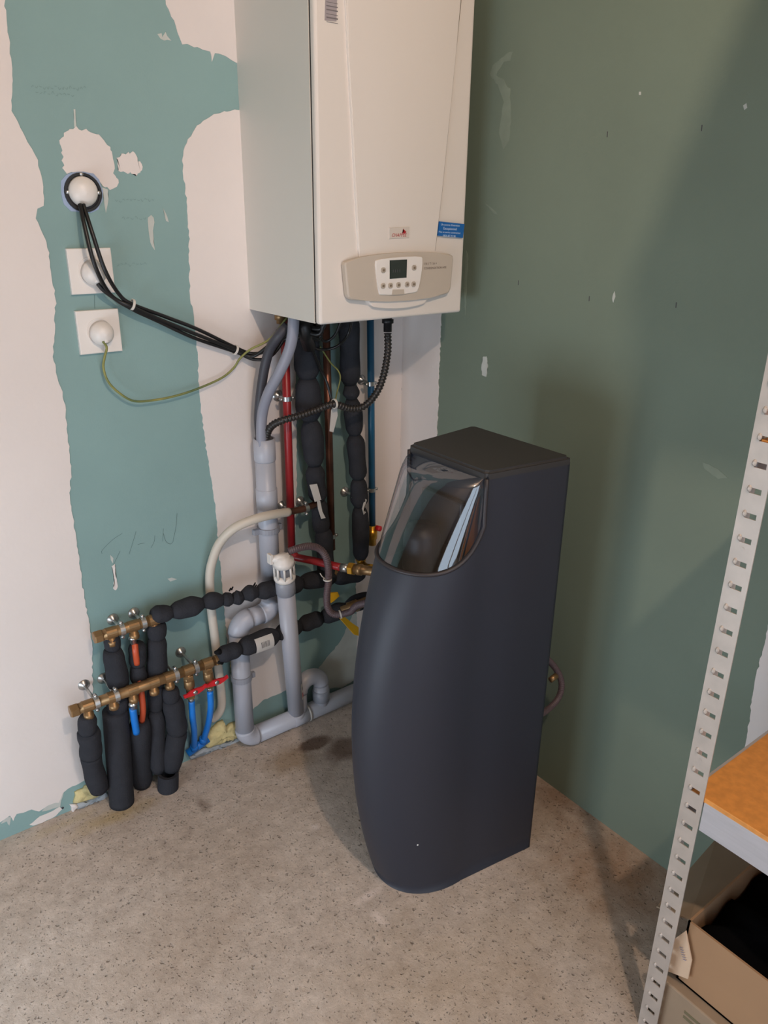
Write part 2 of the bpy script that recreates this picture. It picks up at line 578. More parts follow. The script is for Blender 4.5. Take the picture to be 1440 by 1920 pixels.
def text(name, body, loc, size, m, parent=None, rot=(math.radians(90), 0, 0), shear=0.0, align='CENTER'):
    c = bpy.data.curves.new(name, 'FONT')
    c.body = body
    c.size = size
    c.align_x = align
    c.align_y = 'CENTER'
    c.shear = shear
    c.extrude = 0.0001
    c.resolution_u = 2
    c.materials.append(M[m])
    tmp = bpy.data.objects.new(name + '_curve', c)
    COL.objects.link(tmp)
    dg = bpy.context.evaluated_depsgraph_get()
    me = bpy.data.meshes.new_from_object(tmp.evaluated_get(dg))
    bpy.data.objects.remove(tmp)
    o = bpy.data.objects.new(name, me)
    COL.objects.link(o)
    o.location = loc
    o.rotation_euler = rot
    if parent is not None:
        o.parent = parent
        o.matrix_parent_inverse = Matrix.Translation(-Vector(parent.get('_loc', (0, 0, 0))))
    return o

def structure(o, label=None):
    o['kind'] = 'structure'
    if label:
        o['label'] = label
    return o

# ------------------------------------------------------------------ room shell
structure(box('floor', (SIDE_X - .1, REAR_Y - .1, -0.1), (0.1, 0.1, 0.0), 'floor'), 'rough beige concrete floor with small pits')
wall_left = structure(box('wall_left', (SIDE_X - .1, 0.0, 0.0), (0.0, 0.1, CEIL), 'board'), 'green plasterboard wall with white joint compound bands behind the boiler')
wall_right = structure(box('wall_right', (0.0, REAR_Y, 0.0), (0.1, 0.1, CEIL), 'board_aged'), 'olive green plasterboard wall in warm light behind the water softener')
ws_ = structure(box('wall_side', (SIDE_X - .1, WIN_Y1, 0.0), (SIDE_X, 0.0, CEIL), 'room_wall'))
box('wall_panel', (SIDE_X - .1, REAR_Y, 0.0), (SIDE_X, WIN_Y0, CEIL), 'room_wall', ws_)
box('wall_panel', (SIDE_X - .1, WIN_Y0, 0.0), (SIDE_X, WIN_Y1, WIN_Z0), 'room_wall', ws_)
box('lintel', (SIDE_X - .1, WIN_Y0, WIN_Z1), (SIDE_X, WIN_Y1, CEIL), 'room_wall', ws_)
w1_ = structure(box('window_1', (SIDE_X - .03, WIN_Y0, WIN_Z0), (SIDE_X + .01, WIN_Y0 + .05, WIN_Z1), 'frame'))
box('window_frame', (SIDE_X - .03, WIN_Y1 - .05, WIN_Z0), (SIDE_X + .01, WIN_Y1, WIN_Z1), 'frame', w1_)
box('window_frame', (SIDE_X - .03, WIN_Y0 + .05, WIN_Z0), (SIDE_X + .01, WIN_Y1 - .05, WIN_Z0 + .05), 'frame', w1_)
box('window_frame', (SIDE_X - .03, WIN_Y0 + .05, WIN_Z1 - .05), (SIDE_X + .01, WIN_Y1 - .05, WIN_Z1), 'frame', w1_)
box('window_frame', (SIDE_X - .03, (WIN_Y0 + WIN_Y1) / 2 - .03, WIN_Z0 + .05), (SIDE_X + .01, (WIN_Y0 + WIN_Y1) / 2 + .03, WIN_Z1 - .05), 'frame', w1_)
wr_ = structure(box('wall_rear', (DOOR_X1, REAR_Y - .1, 0.0), (0.1, REAR_Y, CEIL), 'room_wall'))
box('wall_panel', (SIDE_X - .1, REAR_Y - .1, 0.0), (DOOR_X0, REAR_Y, CEIL), 'room_wall', wr_)
box('lintel', (DOOR_X0, REAR_Y - .1, DOOR_H), (DOOR_X1, REAR_Y, CEIL), 'room_wall', wr_)
structure(box('ceiling', (SIDE_X - .1, REAR_Y - .1, CEIL), (0.1, 0.1, CEIL + .1), 'ceiling'))
d1 = structure(box('door_1', (DOOR_X0, REAR_Y - .07, 0), (DOOR_X0 + .05, REAR_Y + .01, DOOR_H), 'frame'))
box('door_frame', (DOOR_X1 - .05, REAR_Y - .07, 0), (DOOR_X1, REAR_Y + .01, DOOR_H), 'frame', d1)
box('door_frame', (DOOR_X0 + .80, REAR_Y - .03, 0), (DOOR_X0 + .88, REAR_Y + .01, DOOR_H - .05), 'frame', d1)
box('door_frame', (DOOR_X0 + .05, REAR_Y - .07, DOOR_H - .05), (DOOR_X1 - .05, REAR_Y + .01, DOOR_H), 'frame', d1)

# joint compound on the left wall: thin raised skims
def patch_left(pts, amp=0.0018, t=0.0012, m='plaster', step=0.008, seed=1, name='plaster_patch'):
    rng = random.Random(seed)
    prism(name, rough_outline(xz(pts), step, amp, rng=rng), 'y', 0.003, -t, m, wall_left)

def patch_right(pts, amp=0.0018, t=0.0012, m='plaster', step=0.008, seed=1, name='plaster_patch'):
    rng = random.Random(seed)
    prism(name, rough_outline(yz(pts), step, amp, rng=rng), 'x', 0.003, -t, m, wall_right)

patch_left([(-0.9180, 0.0000, 1.7486), (-0.9205, 0.0000, 1.6997), (-0.9208, 0.0000, 1.6514), (-0.9233, 0.0000, 1.6240), (-0.9324, 0.0000, 1.5889), (-0.9333, 0.0000, 1.5714), (-0.9225, 0.0000, 1.5457), (-0.9131, 0.0000, 1.5211), (-0.9001, 0.0000, 1.4925), (-0.8978, 0.0000, 1.4553), (-0.8983, 0.0000, 1.4250), (-0.9001, -0.0000, 1.4126), (-0.9130, 0.0000, 1.4048), (-0.9191, 0.0000, 1.3903), (-0.9140, 0.0000, 1.3709), (-0.9039, 0.0000, 1.3443), (-0.9033, -0.0000, 1.2992), (-0.9027, 0.0000, 1.2375), (-0.9177, 0.0000, 1.1536), (-0.9250, 0.0000, 1.1239), (-0.9183, -0.0000, 1.0655), (-0.9138, 0.0000, 1.0194), (-0.9182, 0.0000, 0.9382), (-0.9207, 0.0000, 0.8783), (-0.9310, 0.0000, 0.8186), (-0.9309, 0.0000, 0.7680), (-0.9319, 0.0000, 0.6902), (-0.9324, 0.0000, 0.6234), (-0.9323, 0.0000, 0.5684), (-0.9310, 0.0000, 0.5117), (-0.9306, 0.0000, 0.4466), (-0.9454, 0.0000, 0.3098), (-0.9593, 0.0000, 0.1901), (-0.9779, 0.0000, 0.0745), (-1.0073, 0.0000, 0.0713), (-1.0365, 0.0000, 0.0667), (-1.0500, 0.0000, 0.0622), (-1.0633, 0.0000, 0.0394), (-1.0905, 0.0000, 0.0442), (-1.1091, 0.0000, 0.0363), (-1.1264, 0.0000, 0.0525), (-1.1438, 0.0000, 0.0506), (-1.1598, 0.0000, 0.0563), (-1.1696, 0.0000, 0.0390), (-1.1739, 0.0000, 0.0577), (-1.1959, 0.0000, 0.0524), (-1.3594, 0.0000, 0.0704), (-1.3396, 0.0000, 0.7193), (-1.2203, 0.0000, 1.3095), (-1.1052, 0.0000, 1.8787), (-0.8975, 0.0000, 1.9208)], seed=2)
patch_left([(-0.6003, 0.0000, 1.9811), (-0.6176, 0.0000, 1.7814), (-0.6034, -0.0000, 1.7561), (-0.5946, 0.0000, 1.7296), (-0.5876, 0.0000, 1.7192), (-0.5379, 0.0000, 1.7144), (-0.5285, 0.0000, 1.7125), (-0.5253, 0.0000, 1.6917), (-0.5178, 0.0000, 1.7118), (-0.4961, 0.0000, 1.7093), (-0.4819, 0.0000, 1.7010), (-0.4647, 0.0000, 1.6968), (-0.3685, 0.0000, 1.7005), (-0.3536, 0.0000, 2.0311)], seed=3)
patch_left([(-0.3723, 0.0000, 1.6169), (-0.4703, 0.0000, 1.6097), (-0.4973, 0.0000, 1.6047), (-0.5291, 0.0000, 1.5953), (-0.5609, 0.0000, 1.5780), (-0.5913, 0.0000, 1.5459), (-0.6060, 0.0000, 1.5147), (-0.6076, 0.0000, 1.4838), (-0.6047, 0.0000, 1.4210), (-0.6054, 0.0000, 1.3562), (-0.6119, 0.0000, 1.2671), (-0.6134, 0.0000, 1.2213), (-0.6081, 0.0000, 1.1622), (-0.6074, 0.0000, 1.0774), (-0.6109, 0.0000, 1.0028), (-0.6067, 0.0000, 0.9378), (-0.6037, 0.0000, 0.8712), (-0.5965, 0.0000, 0.8018), (-0.5919, 0.0000, 0.7308), (-0.5897, 0.0000, 0.6829), (-0.5909, 0.0000, 0.6068), (-0.5894, 0.0000, 0.5461), (-0.5879, -0.0000, 0.4839), (-0.5863, 0.0000, 0.3751), (-0.5844, 0.0000, 0.3137), (-0.5773, 0.0000, 0.2300), (-0.5764, 0.0000, 0.1214), (-0.5657, 0.0000, 0.0810), (-0.5253, 0.0000, 0.0797), (-0.4899, 0.0000, 0.0973), (-0.4497, 0.0000, 0.0969), (-0.4193, 0.0000, 0.0990), (-0.3958, -0.0000, 0.1005), (-0.3761, -0.0000, 0.2910), (-0.3637, -0.0000, 0.5866), (-0.3533, 0.0000, 0.7385), (-0.3488, 0.0000, 0.9126), (-0.3471, 0.0000, 1.0501), (-0.3489, 0.0000, 1.1683), (-0.3461, 0.0000, 1.4008), (-0.3447, 0.0000, 1.6189)], seed=4)
patch_left([(-0.165, 0, 2.5), (-0.168, 0, 1.5), (-0.16, 0, 1.1), (-0.15, 0, 0.8), (-0.165, 0, 0.5), (-0.155, 0, 0.2), (-0.16, 0, 0.06), (0, 0, 0.05), (0, 0, 2.5)], seed=5)
patch_left([(-0.3119, 0.0000, 0.1190), (-0.2144, 0.0000, 0.1981), (-0.1706, 0.0000, 0.2752), (-0.1146, -0.0000, 0.2568), (-0.1135, 0.0000, 0.0451), (-0.2162, 0.0000, 0.0271), (-0.2943, 0.0000, 0.0590)], seed=12, m='plaster_thin', t=.0008)
patch_left([(-0.8216, 0.0000, 1.5537), (-0.8434, 0.0000, 1.5405), (-0.8566, 0.0000, 1.5241), (-0.8522, -0.0000, 1.5057), (-0.8548, 0.0000, 1.4793), (-0.8511, 0.0000, 1.4699), (-0.8231, 0.0000, 1.4737), (-0.7939, 0.0000, 1.4659), (-0.7820, 0.0000, 1.4506), (-0.7657, 0.0000, 1.4430), (-0.7513, 0.0000, 1.4543), (-0.7495, 0.0000, 1.4603), (-0.7578, 0.0000, 1.4729), (-0.7519, 0.0000, 1.4956), (-0.7569, 0.0000, 1.5167), (-0.7685, 0.0000, 1.5343), (-0.7841, 0.0000, 1.5439), (-0.8029, 0.0000, 1.5493)], amp=.0028, seed=6, step=.005)
patch_left([(-0.7465, 0.0000, 1.5046), (-0.7338, 0.0000, 1.5110), (-0.7094, 0.0000, 1.5141), (-0.7061, 0.0000, 1.5034), (-0.6949, 0.0000, 1.4929), (-0.6985, 0.0000, 1.4808), (-0.7096, 0.0000, 1.4714), (-0.7269, 0.0000, 1.4758), (-0.7485, -0.0000, 1.4781)], amp=.003, seed=7, step=.004)
patch_left([(-0.7825, 0.0000, 1.4466), (-0.7711, 0.0000, 1.4429), (-0.7751, 0.0000, 1.4189), (-0.7808, 0.0000, 1.3987), (-0.7816, 0.0000, 1.4188)], amp=.001, seed=8, m='plaster_thin', t=.0006)
patch_left([(-0.6943, 0.0000, 1.3908), (-0.6858, 0.0000, 1.3950), (-0.6804, 0.0000, 1.3908), (-0.6862, 0.0000, 1.3570), (-0.6859, 0.0000, 1.3248), (-0.6909, 0.0000, 1.3335), (-0.6950, 0.0000, 1.3507)], amp=.0012, seed=9, m='plaster_thin', t=.0006)
patch_left([(-0.6597, 0.0000, 1.4098), (-0.6536, 0.0000, 1.3993), (-0.6493, 0.0000, 1.3823), (-0.6551, 0.0000, 1.3845)], amp=.0008, seed=10, m='plaster_thin', t=.0005)
patch_left([(-0.6392, 0.0000, 1.7298), (-0.6312, 0.0000, 1.7326), (-0.6297, 0.0000, 1.7255), (-0.6210, 0.0000, 1.7357), (-0.6195, 0.0000, 1.7285), (-0.6100, 0.0000, 1.7222), (-0.6346, 0.0000, 1.7212)], amp=.0012, seed=11, m='plaster_thin', t=.0006)
patch_left([(-0.8206, 0.0000, 1.5840), (-0.8176, 0.0000, 1.5843), (-0.8196, 0.0000, 1.5539), (-0.8237, 0.0000, 1.5536)], amp=.0004, seed=13, m='plaster_thin', t=.0005)
patch_left([(-0.8607, 0.0000, 0.6274), (-0.8540, 0.0000, 0.6310), (-0.8550, 0.0000, 0.6007), (-0.8526, 0.0000, 0.5775), (-0.8593, 0.0000, 0.5640), (-0.8650, 0.0000, 0.5700), (-0.8600, 0.0000, 0.5910)], amp=.0012, seed=14, step=.004)
patch_left([(-0.8620, 0.0000, 0.6580), (-0.8557, 0.0000, 0.6481), (-0.8585, 0.0000, 0.6351), (-0.8624, 0.0000, 0.6444)], amp=.0008, seed=15, m='plaster_thin', t=.0005)
patch_left([(-0.7312, 0.0000, 0.5572), (-0.7202, 0.0000, 0.5569), (-0.7070, 0.0000, 0.5486), (-0.7238, 0.0000, 0.5477)], amp=.0008, seed=16, m='plaster_thin', t=.0005)
# blue filler around the round box, drips of compound and foam along the foot of the wall
patch_left([(-0.8620, 0.0000, 1.4563), (-0.8523, 0.0000, 1.4680), (-0.8353, 0.0000, 1.4743), (-0.8166, 0.0000, 1.4758), (-0.7984, 0.0000, 1.4716), (-0.7872, 0.0000, 1.4602), (-0.7830, 0.0000, 1.4426), (-0.7865, 0.0000, 1.4227), (-0.7960, 0.0000, 1.4066), (-0.8098, 0.0000, 1.3986), (-0.8307, 0.0000, 1.3994), (-0.8490, 0.0000, 1.4023), (-0.8618, 0.0000, 1.4139), (-0.8652, 0.0000, 1.4332)], amp=.001, seed=17, m='filler_blue', t=.0015)
patch_left([(-1.1353, 0.0000, 0.0096), (-1.1100, 0.0000, 0.0218), (-1.0786, 0.0000, 0.0211), (-1.0627, 0.0000, 0.0257), (-1.0590, 0.0000, 0.0152), (-1.0761, 0.0000, 0.0028), (-1.1069, 0.0000, 0.0000), (-1.1289, 0.0000, 0.0026)], amp=.001, seed=18, t=.001)
patch_left([(-1.1047, 0.0000, 0.0322), (-1.0900, 0.0000, 0.0473), (-1.0674, 0.0000, 0.0648), (-1.0476, 0.0000, 0.0609), (-1.0627, 0.0000, 0.0257), (-1.0778, 0.0000, 0.0273)], amp=.002, seed=19, m='plaster_thin', t=.0008)
patch_left([(-1.1958, 0.0000, 0.0458), (-1.1830, 0.0000, 0.0596), (-1.1721, 0.0000, 0.0535), (-1.1781, 0.0000, 0.0308), (-1.1827, 0.0000, 0.0465)], amp=.001, seed=20, m='plaster_thin', t=.0008)
def lump(name, pts, y0, y1, m, seed):
    rng = random.Random(seed)
    out = rough_outline(xz(pts), .008, .003, rng=rng)
    bm = bmesh.new()
    cen = Vector((sum(p[0] for p in out) / len(out), sum(p[1] for p in out) / len(out)))
    rings = []
    for k, (s, t) in enumerate(((1, 0), (.97, .5), (.85, .85), (.6, 1.0), (.3, .9))):
        rings.append([bm.verts.new((cen[0] + (p[0] - cen[0]) * s, y0 + (y1 - y0) * t * rng.uniform(.6, 1.1), cen[1] + (p[1] - cen[1]) * s)) for p in out])
    n = len(out)
    for a, b in zip(rings, rings[1:]):
        for i in range(n):
            j = (i + 1) % n
            bm.faces.new((a[i], a[j], b[j], b[i]))
    bm.faces.new(rings[-1])
    bm.faces.new(list(reversed(rings[0])))
    bobj(name, bm, m, wall_left, True)
lump('foam_seal', [(-1.0231, 0.0000, 0.0512), (-0.9960, 0.0000, 0.0571), (-0.9636, 0.0000, 0.0605), (-0.9416, 0.0000, 0.0628), (-0.9432, 0.0000, 0.0157), (-0.9750, 0.0000, 0.0120), (-1.0146, 0.0000, 0.0163), (-1.0325, 0.0000, 0.0193)], 0, -.014, 'foam_yellow', 3)
lump('foam_seal', [(-0.6508, 0.0000, 0.0794), (-0.6309, 0.0000, 0.0882), (-0.6197, 0.0000, 0.0868), (-0.6164, 0.0000, 0.0638), (-0.5801, 0.0000, 0.0656), (-0.5603, 0.0000, 0.0604), (-0.5463, 0.0000, 0.0136), (-0.5836, 0.0000, 0.0123), (-0.6327, 0.0000, 0.0188), (-0.6729, 0.0000, 0.0215), (-0.6730, 0.0000, 0.0396)], 0, -.018, 'foam_yellow', 4)
lump('foam_seal', [(-0.5814, 0.0000, 0.2875), (-0.5623, -0.0000, 0.2855), (-0.5634, 0.0000, 0.1690), (-0.5773, 0.0000, 0.1572)], 0, -.006, 'foam_yellow', 8)
lump('mortar_crust', [(-1.0281, 0.0000, 0.0135), (-0.9951, 0.0000, 0.0126), (-0.9504, 0.0000, 0.0127), (-0.9443, 0.0000, -0.0044), (-0.9903, 0.0000, -0.0020), (-1.0273, 0.0000, -0.0006)], 0, -.012, 'crust', 5)
lump('mortar_crust', [(-0.7255, 0.0000, 0.0144), (-0.6808, 0.0000, 0.0216), (-0.6250, -0.0000, 0.0133), (-0.5588, 0.0000, 0.0045), (-0.5544, 0.0000, -0.0068), (-0.6502, 0.0000, 0.0034), (-0.7204, 0.0000, 0.0011)], 0, -.012, 'crust', 6)
lump('plaster_blob', [(-1.0398, 0.0000, 0.0232), (-1.0248, 0.0000, 0.0185), (-1.0212, 0.0000, 0.0063), (-1.0345, 0.0000, -0.0051)], 0, -.010, 'plaster', 7)
lathe('screw_hole', (-1.0574, 0.0000, 0.0177), (0, -1, 0), [(0, .0035), (.0006, .0035)], 'ink', wall_left, 10)

def stroke(pts, w=0.0009, m='pencil', parent=None, y=-0.0004):
    path = catmull(pts, 5)
    bm = bmesh.new()
    prev = None
    for i, p in enumerate(path):
        t = (path[min(i + 1, len(path) - 1)] - path[max(i - 1, 0)])
        n = Vector((-t.z, 0, t.x)).normalized() * w / 2
        a, b = bm.verts.new((p.x + n.x, y, p.z + n.z)), bm.verts.new((p.x - n.x, y, p.z - n.z))
        if prev:
            bm.faces.new((prev[0], prev[1], b, a))
        prev = (a, b)
    bobj('pencil_stroke', bm, m, wall_left if parent is None else parent)
for s in ([(-0.8279, 0.0000, 0.7034), (-0.8516, 0.0000, 0.6932), (-0.8774, 0.0000, 0.6743), (-0.8797, 0.0000, 0.6655)],
          [(-0.8378, 0.0000, 0.6610), (-0.8518, 0.0000, 0.6387), (-0.8624, 0.0000, 0.6237)],
          [(-0.7951, 0.0000, 0.7006), (-0.8074, 0.0000, 0.6709), (-0.8177, 0.0000, 0.6474)],
          [(-0.7950, 0.0000, 0.6662), (-0.7859, 0.0000, 0.6666), (-0.7781, 0.0000, 0.6660)],
          [(-0.7517, 0.0000, 0.6787), (-0.7545, 0.0000, 0.6640), (-0.7640, 0.0000, 0.6497)],
          [(-0.7291, 0.0000, 0.6911), (-0.7337, 0.0000, 0.6586)],
          [(-0.7303, 0.0000, 0.6789), (-0.7257, 0.0000, 0.6566), (-0.7158, 0.0000, 0.6469), (-0.7086, 0.0000, 0.6507)],
          [(-0.6910, 0.0000, 0.7223), (-0.6967, 0.0000, 0.6901), (-0.7086, 0.0000, 0.6507)],
          [(-0.8243, 0.0000, 1.2406), (-0.8261, 0.0000, 1.2267), (-0.8268, 0.0000, 1.2127)],
          [(-1.1216, 0.0000, 0.5180), (-1.0347, 0.0000, 0.4980), (-0.9273, 0.0000, 0.4730)]):
    stroke(s)
# faint printed lines on the board
random.seed(21)
for (a, b, k) in (((-0.8932, 0.0000, 1.6164), (-0.7905, 0.0000, 1.6218), 15), ((-0.8872, 0.0000, 1.6065), (-0.8153, 0.0000, 1.6089), 10), ((-0.7604, 0.0000, 1.4231), (-0.6756, 0.0000, 1.4263), 11), ((-0.7718, 0.0000, 1.2981), (-0.7051, 0.0000, 1.2993), 8), ((-0.7501, 0.0000, 1.3886), (-0.6955, 0.0000, 1.3908), 6)):
    for i in range(k):
        t0 = (i + .1) / k
        t1 = (i + .75) / k
        x0_, x1_ = a[0] + (b[0] - a[0]) * t0, a[0] + (b[0] - a[0]) * t1
        z_ = a[2] + (b[2] - a[2]) * t0
        stroke([(x0_, 0, z_ + random.uniform(-.002, .002)), ((x0_ + x1_) / 2, 0, z_ + random.uniform(-.004, .004)), (x1_, 0, z_ + random.uniform(-.002, .002))], .0012, 'board_print')

# compound strip on the right wall next to the corner, joint further along, scuffs
patch_right([(0, 0.0, 2.5), (0, -0.165, 2.5), (0, -0.16, 1.6), (0.0000, -0.1574, 1.1616), (0.0000, -0.1573, 1.0937), (0.0000, -0.1558, 1.0098), (0.0000, -0.1586, 0.9240), (0.0000, -0.1576, 0.8648), (0, -.165, .5), (0, -.15, .2), (0, -.16, .05), (0, 0, .05)], seed=31, step=.006, amp=.0022)
patch_right([(0, -1.112, 2.5), (0, -1.118, 1.6), (0, -1.108, 1.1), (0.0000, -1.1139, 0.6853), (0.0000, -1.1116, 0.5531), (0.0000, -1.1209, 0.4320), (0, -1.128, .3), (0.0000, -1.1341, 0.1503), (0, -1.13, .02), (0, -1.42, .02), (0, -1.40, 1.2), (0, -1.41, 2.5)], seed=32)
patch_right([(0.0000, -0.3411, 1.7262), (0.0000, -0.3519, 1.7269), (0.0000, -0.3472, 1.7116), (0.0000, -0.3272, 1.7080), (0.0000, -0.3168, 1.6991), (0.0000, -0.3049, 1.6882), (0.0000, -0.3303, 1.6754), (0.0000, -0.3497, 1.6553), (0.0000, -0.3592, 1.5909), (0.0000, -0.3561, 1.5576), (0.0000, -0.3417, 1.5391), (0.0000, -0.3255, 1.5719), (0.0000, -0.3326, 1.6343), (0.0000, -0.3134, 1.6669), (0.0000, -0.2851, 1.6902), (0.0000, -0.2936, 1.7057)], seed=33, m='scuff', t=.0004, amp=.002)
patch_right([(0.0000, -0.3150, 1.0760), (0.0000, -0.3294, 1.0808), (0.0000, -0.3355, 1.0530), (0.0000, -0.3318, 1.0313), (0.0000, -0.3168, 1.0314), (0.0000, -0.3134, 1.0494)], seed=34, m='plaster_thin', t=.0006, amp=.0015, step=.004)
patch_right([(0.0000, -0.2906, 1.4293), (0.0000, -0.3230, 1.4158), (0.0000, -0.3377, 1.4046), (0.0000, -0.3238, 1.4067)], seed=35, m='scuff', t=.0005, amp=.0008, step=.004)
patch_right([(0.0000, -0.6758, 1.2493), (0.0000, -0.6788, 1.2643), (0.0000, -0.6829, 1.2542), (0.0000, -0.6796, 1.2413)], seed=36, m='plaster_thin', t=.0006, amp=.0006, step=.004)
patch_right([(0.0000, -0.8920, 1.5824), (0.0000, -0.8972, 1.5844), (0.0000, -0.9003, 1.5778), (0.0000, -0.8953, 1.5750)], seed=37, m='plaster_thin', t=.0006, amp=.0008, step=.004)
patch_right([(0.0000, -0.9286, 0.9677), (0.0000, -0.9421, 0.9670), (0.0000, -0.9678, 0.9590), (0.0000, -0.9824, 0.9503), (0.0000, -0.9642, 0.9430), (0.0000, -0.9497, 0.9497), (0.0000, -0.9330, 0.9559)], seed=38, m='scuff', t=.0005, amp=.001, step=.005)
patch_right([(0.0000, -0.6811, 1.6212), (0.0000, -0.6858, 1.6208), (0.0000, -0.6866, 1.6155), (0.0000, -0.6819, 1.6159)], seed=39, m='plaster_thin', t=.0005, amp=.0004, step=.004)
patch_right([(0.0000, -0.2374, 1.3214), (0.0000, -0.2458, 1.3096), (0.0000, -0.2457, 1.2096), (0.0000, -0.2457, 1.1582), (0.0000, -0.2363, 1.2342)], seed=40, m='scuff', t=.0005, amp=.001, step=.006)
for p in ((0.0000, -0.6200, 1.5535), (0.0000, -0.8212, 1.5524), (0.0000, -0.8222, 1.2511), (0.0000, -0.6185, 1.2441), (0.0000, -0.4154, 1.2606)):
    prism('pin_mark', [(p[1] - .0008, p[2] - .005), (p[1] + .0008, p[2] - .005), (p[1] + .0012, p[2] + .005), (p[1] - .0004, p[2] + .005)], 'x', 0, -.0005, 'ink', wall_right)

# ------------------------------------------------------------------ boiler
BX0, BX1, BD, BZ, BT = -0.469, -0.069, 0.305, 1.189, 1.90
boiler = thing('wall_boiler', 'white wall-hung gas boiler with a beige control panel above the pipes', 'boiler', ((BX0 + BX1) / 2, -BD / 2, BZ))
bm = bmesh.new()
bmesh.ops.create_cube(bm, size=1)
for v in bm.verts:
    v.co = Vector(((BX0 + BX1) / 2 + v.co.x * (BX1 - BX0 - .004), -(BD - .022) / 2 + v.co.y * (BD - .022), (BZ + BT) / 2 + v.co.z * (BT - BZ)))
bmesh.ops.delete(bm, geom=[f for f in bm.faces if f.normal.z < -.5], context='FACES')
bobj('casing', bm, 'boiler_side', boiler)
box('underside_plate', (BX0 + .006, -BD + .03, BZ + .025), (BX1 - .006, -.002, BZ + .03), 'boiler_side', boiler)
box('front_panel', (BX0 + .0015, -BD, BZ - .001), (BX1 - .0015, -BD + .018, BT), 'boiler', boiler, .006, 3)
box('side_groove', (BX0 + .004, -BD + .017, BZ + .002), (BX1 - .004, -BD + .024, BT - .002), 'black_plastic', boiler)
cen = [(-0.4002, -0.3050, 1.7961), (-0.3938, -0.3050, 1.6863), (-0.3857, -0.3050, 1.5787), (-0.3771, -0.3050, 1.4447), (-0.3665, -0.3050, 1.3006), (-0.3581, -0.3050, 1.2516), (-0.1795, -0.3050, 1.2427), (-0.1628, -0.3050, 1.3280), (-0.1485, -0.3050, 1.4492), (-0.1349, -0.3050, 1.5958), (-0.1239, -0.3050, 1.7153), (-0.1126, -0.3050, 1.8386)]
prism('centre_panel', xz(cen), 'y', -BD + .001, -BD - .005, 'boiler', boiler, .0035, 3)
ps = [(-0.3857, -0.3050, 1.5787), (-0.3938, -0.3050, 1.6863), (-0.4002, -0.3050, 1.7961), (-0.4031, -0.3050, 1.7956), (-0.3969, -0.3050, 1.6859), (-0.3888, -0.3050, 1.5785), (-0.3804, -0.3050, 1.4446), (-0.3699, -0.3050, 1.3092), (-0.3665, -0.3050, 1.3091), (-0.3771, -0.3050, 1.4447)]
prism('seam_highlight', xz(ps), 'y', -BD + .001, -BD - .0042, 'face_white', boiler, .0006, 1)  # pale strip painting the highlight along the left panel seam
ps = [(-0.1620, -0.3050, 1.3280), (-0.1477, -0.3050, 1.4492), (-0.1342, -0.3050, 1.5959), (-0.1232, -0.3050, 1.7154), (-0.1118, -0.3050, 1.8387), (-0.1082, -0.3050, 1.8392), (-0.1195, -0.3050, 1.7158), (-0.1304, -0.3050, 1.5962), (-0.1438, -0.3050, 1.4493), (-0.1580, -0.3050, 1.3279)]
prism('panel_seam', xz(ps), 'y', -BD + .001, -BD - .0004, 'grey_print', boiler)
ctl = xz([(-0.4144, -0.3050, 1.3063), (-0.4124, -0.3050, 1.3115), (-0.4057, -0.3050, 1.3144), (-0.3720, -0.3050, 1.3209), (-0.3249, -0.3050, 1.3250), (-0.2733, -0.3050, 1.3271), (-0.2213, -0.3050, 1.3270), (-0.1673, -0.3050, 1.3247), (-0.1258, -0.3050, 1.3204), (-0.1175, -0.3050, 1.3167), (-0.1154, -0.3050, 1.3086), (-0.1200, -0.3050, 1.2456), (-0.1245, -0.3050, 1.2375), (-0.1325, -0.3050, 1.2344), (-0.1789, -0.3050, 1.2286), (-0.2410, -0.3050, 1.2263), (-0.3007, -0.3050, 1.2274), (-0.3581, -0.3050, 1.2318), (-0.3969, -0.3050, 1.2362), (-0.4050, -0.3050, 1.2410), (-0.4077, -0.3050, 1.2476)])
cp = prism('control_panel', ctl, 'y', -BD - .003, -BD - .016, 'panel_beige', boiler, .004, 3)
fp = prism('faceplate', chaikin(xz([(-0.3395, -0.3210, 1.3113), (-0.3312, -0.3210, 1.3153), (-0.2784, -0.3210, 1.3182), (-0.2146, -0.3210, 1.3188), (-0.2083, -0.3210, 1.3131), (-0.2131, -0.3210, 1.2797), (-0.2195, -0.3210, 1.2449), (-0.2317, -0.3210, 1.2421), (-0.3247, -0.3210, 1.2414), (-0.3290, -0.3210, 1.2482), (-0.3350, -0.3210, 1.2790)]), 1), 'y', -BD - .0155, -BD - .019, 'face_white', boiler, .0015)
prism('screen', xz([(-0.3016, -0.3240, 1.3126), (-0.2543, -0.3240, 1.3129), (-0.2547, -0.3240, 1.2754), (-0.3009, -0.3240, 1.2746)]), 'y', -BD - .0185, -BD - .0196, 'lcd', fp)
prism('tan_tab', xz([(-0.2925, -0.3240, 1.2522), (-0.2615, -0.3240, 1.2512), (-0.2597, -0.3240, 1.2410), (-0.2945, -0.3240, 1.2411)]), 'y', -BD - .0185, -BD - .0198, 'panel_beige', fp)
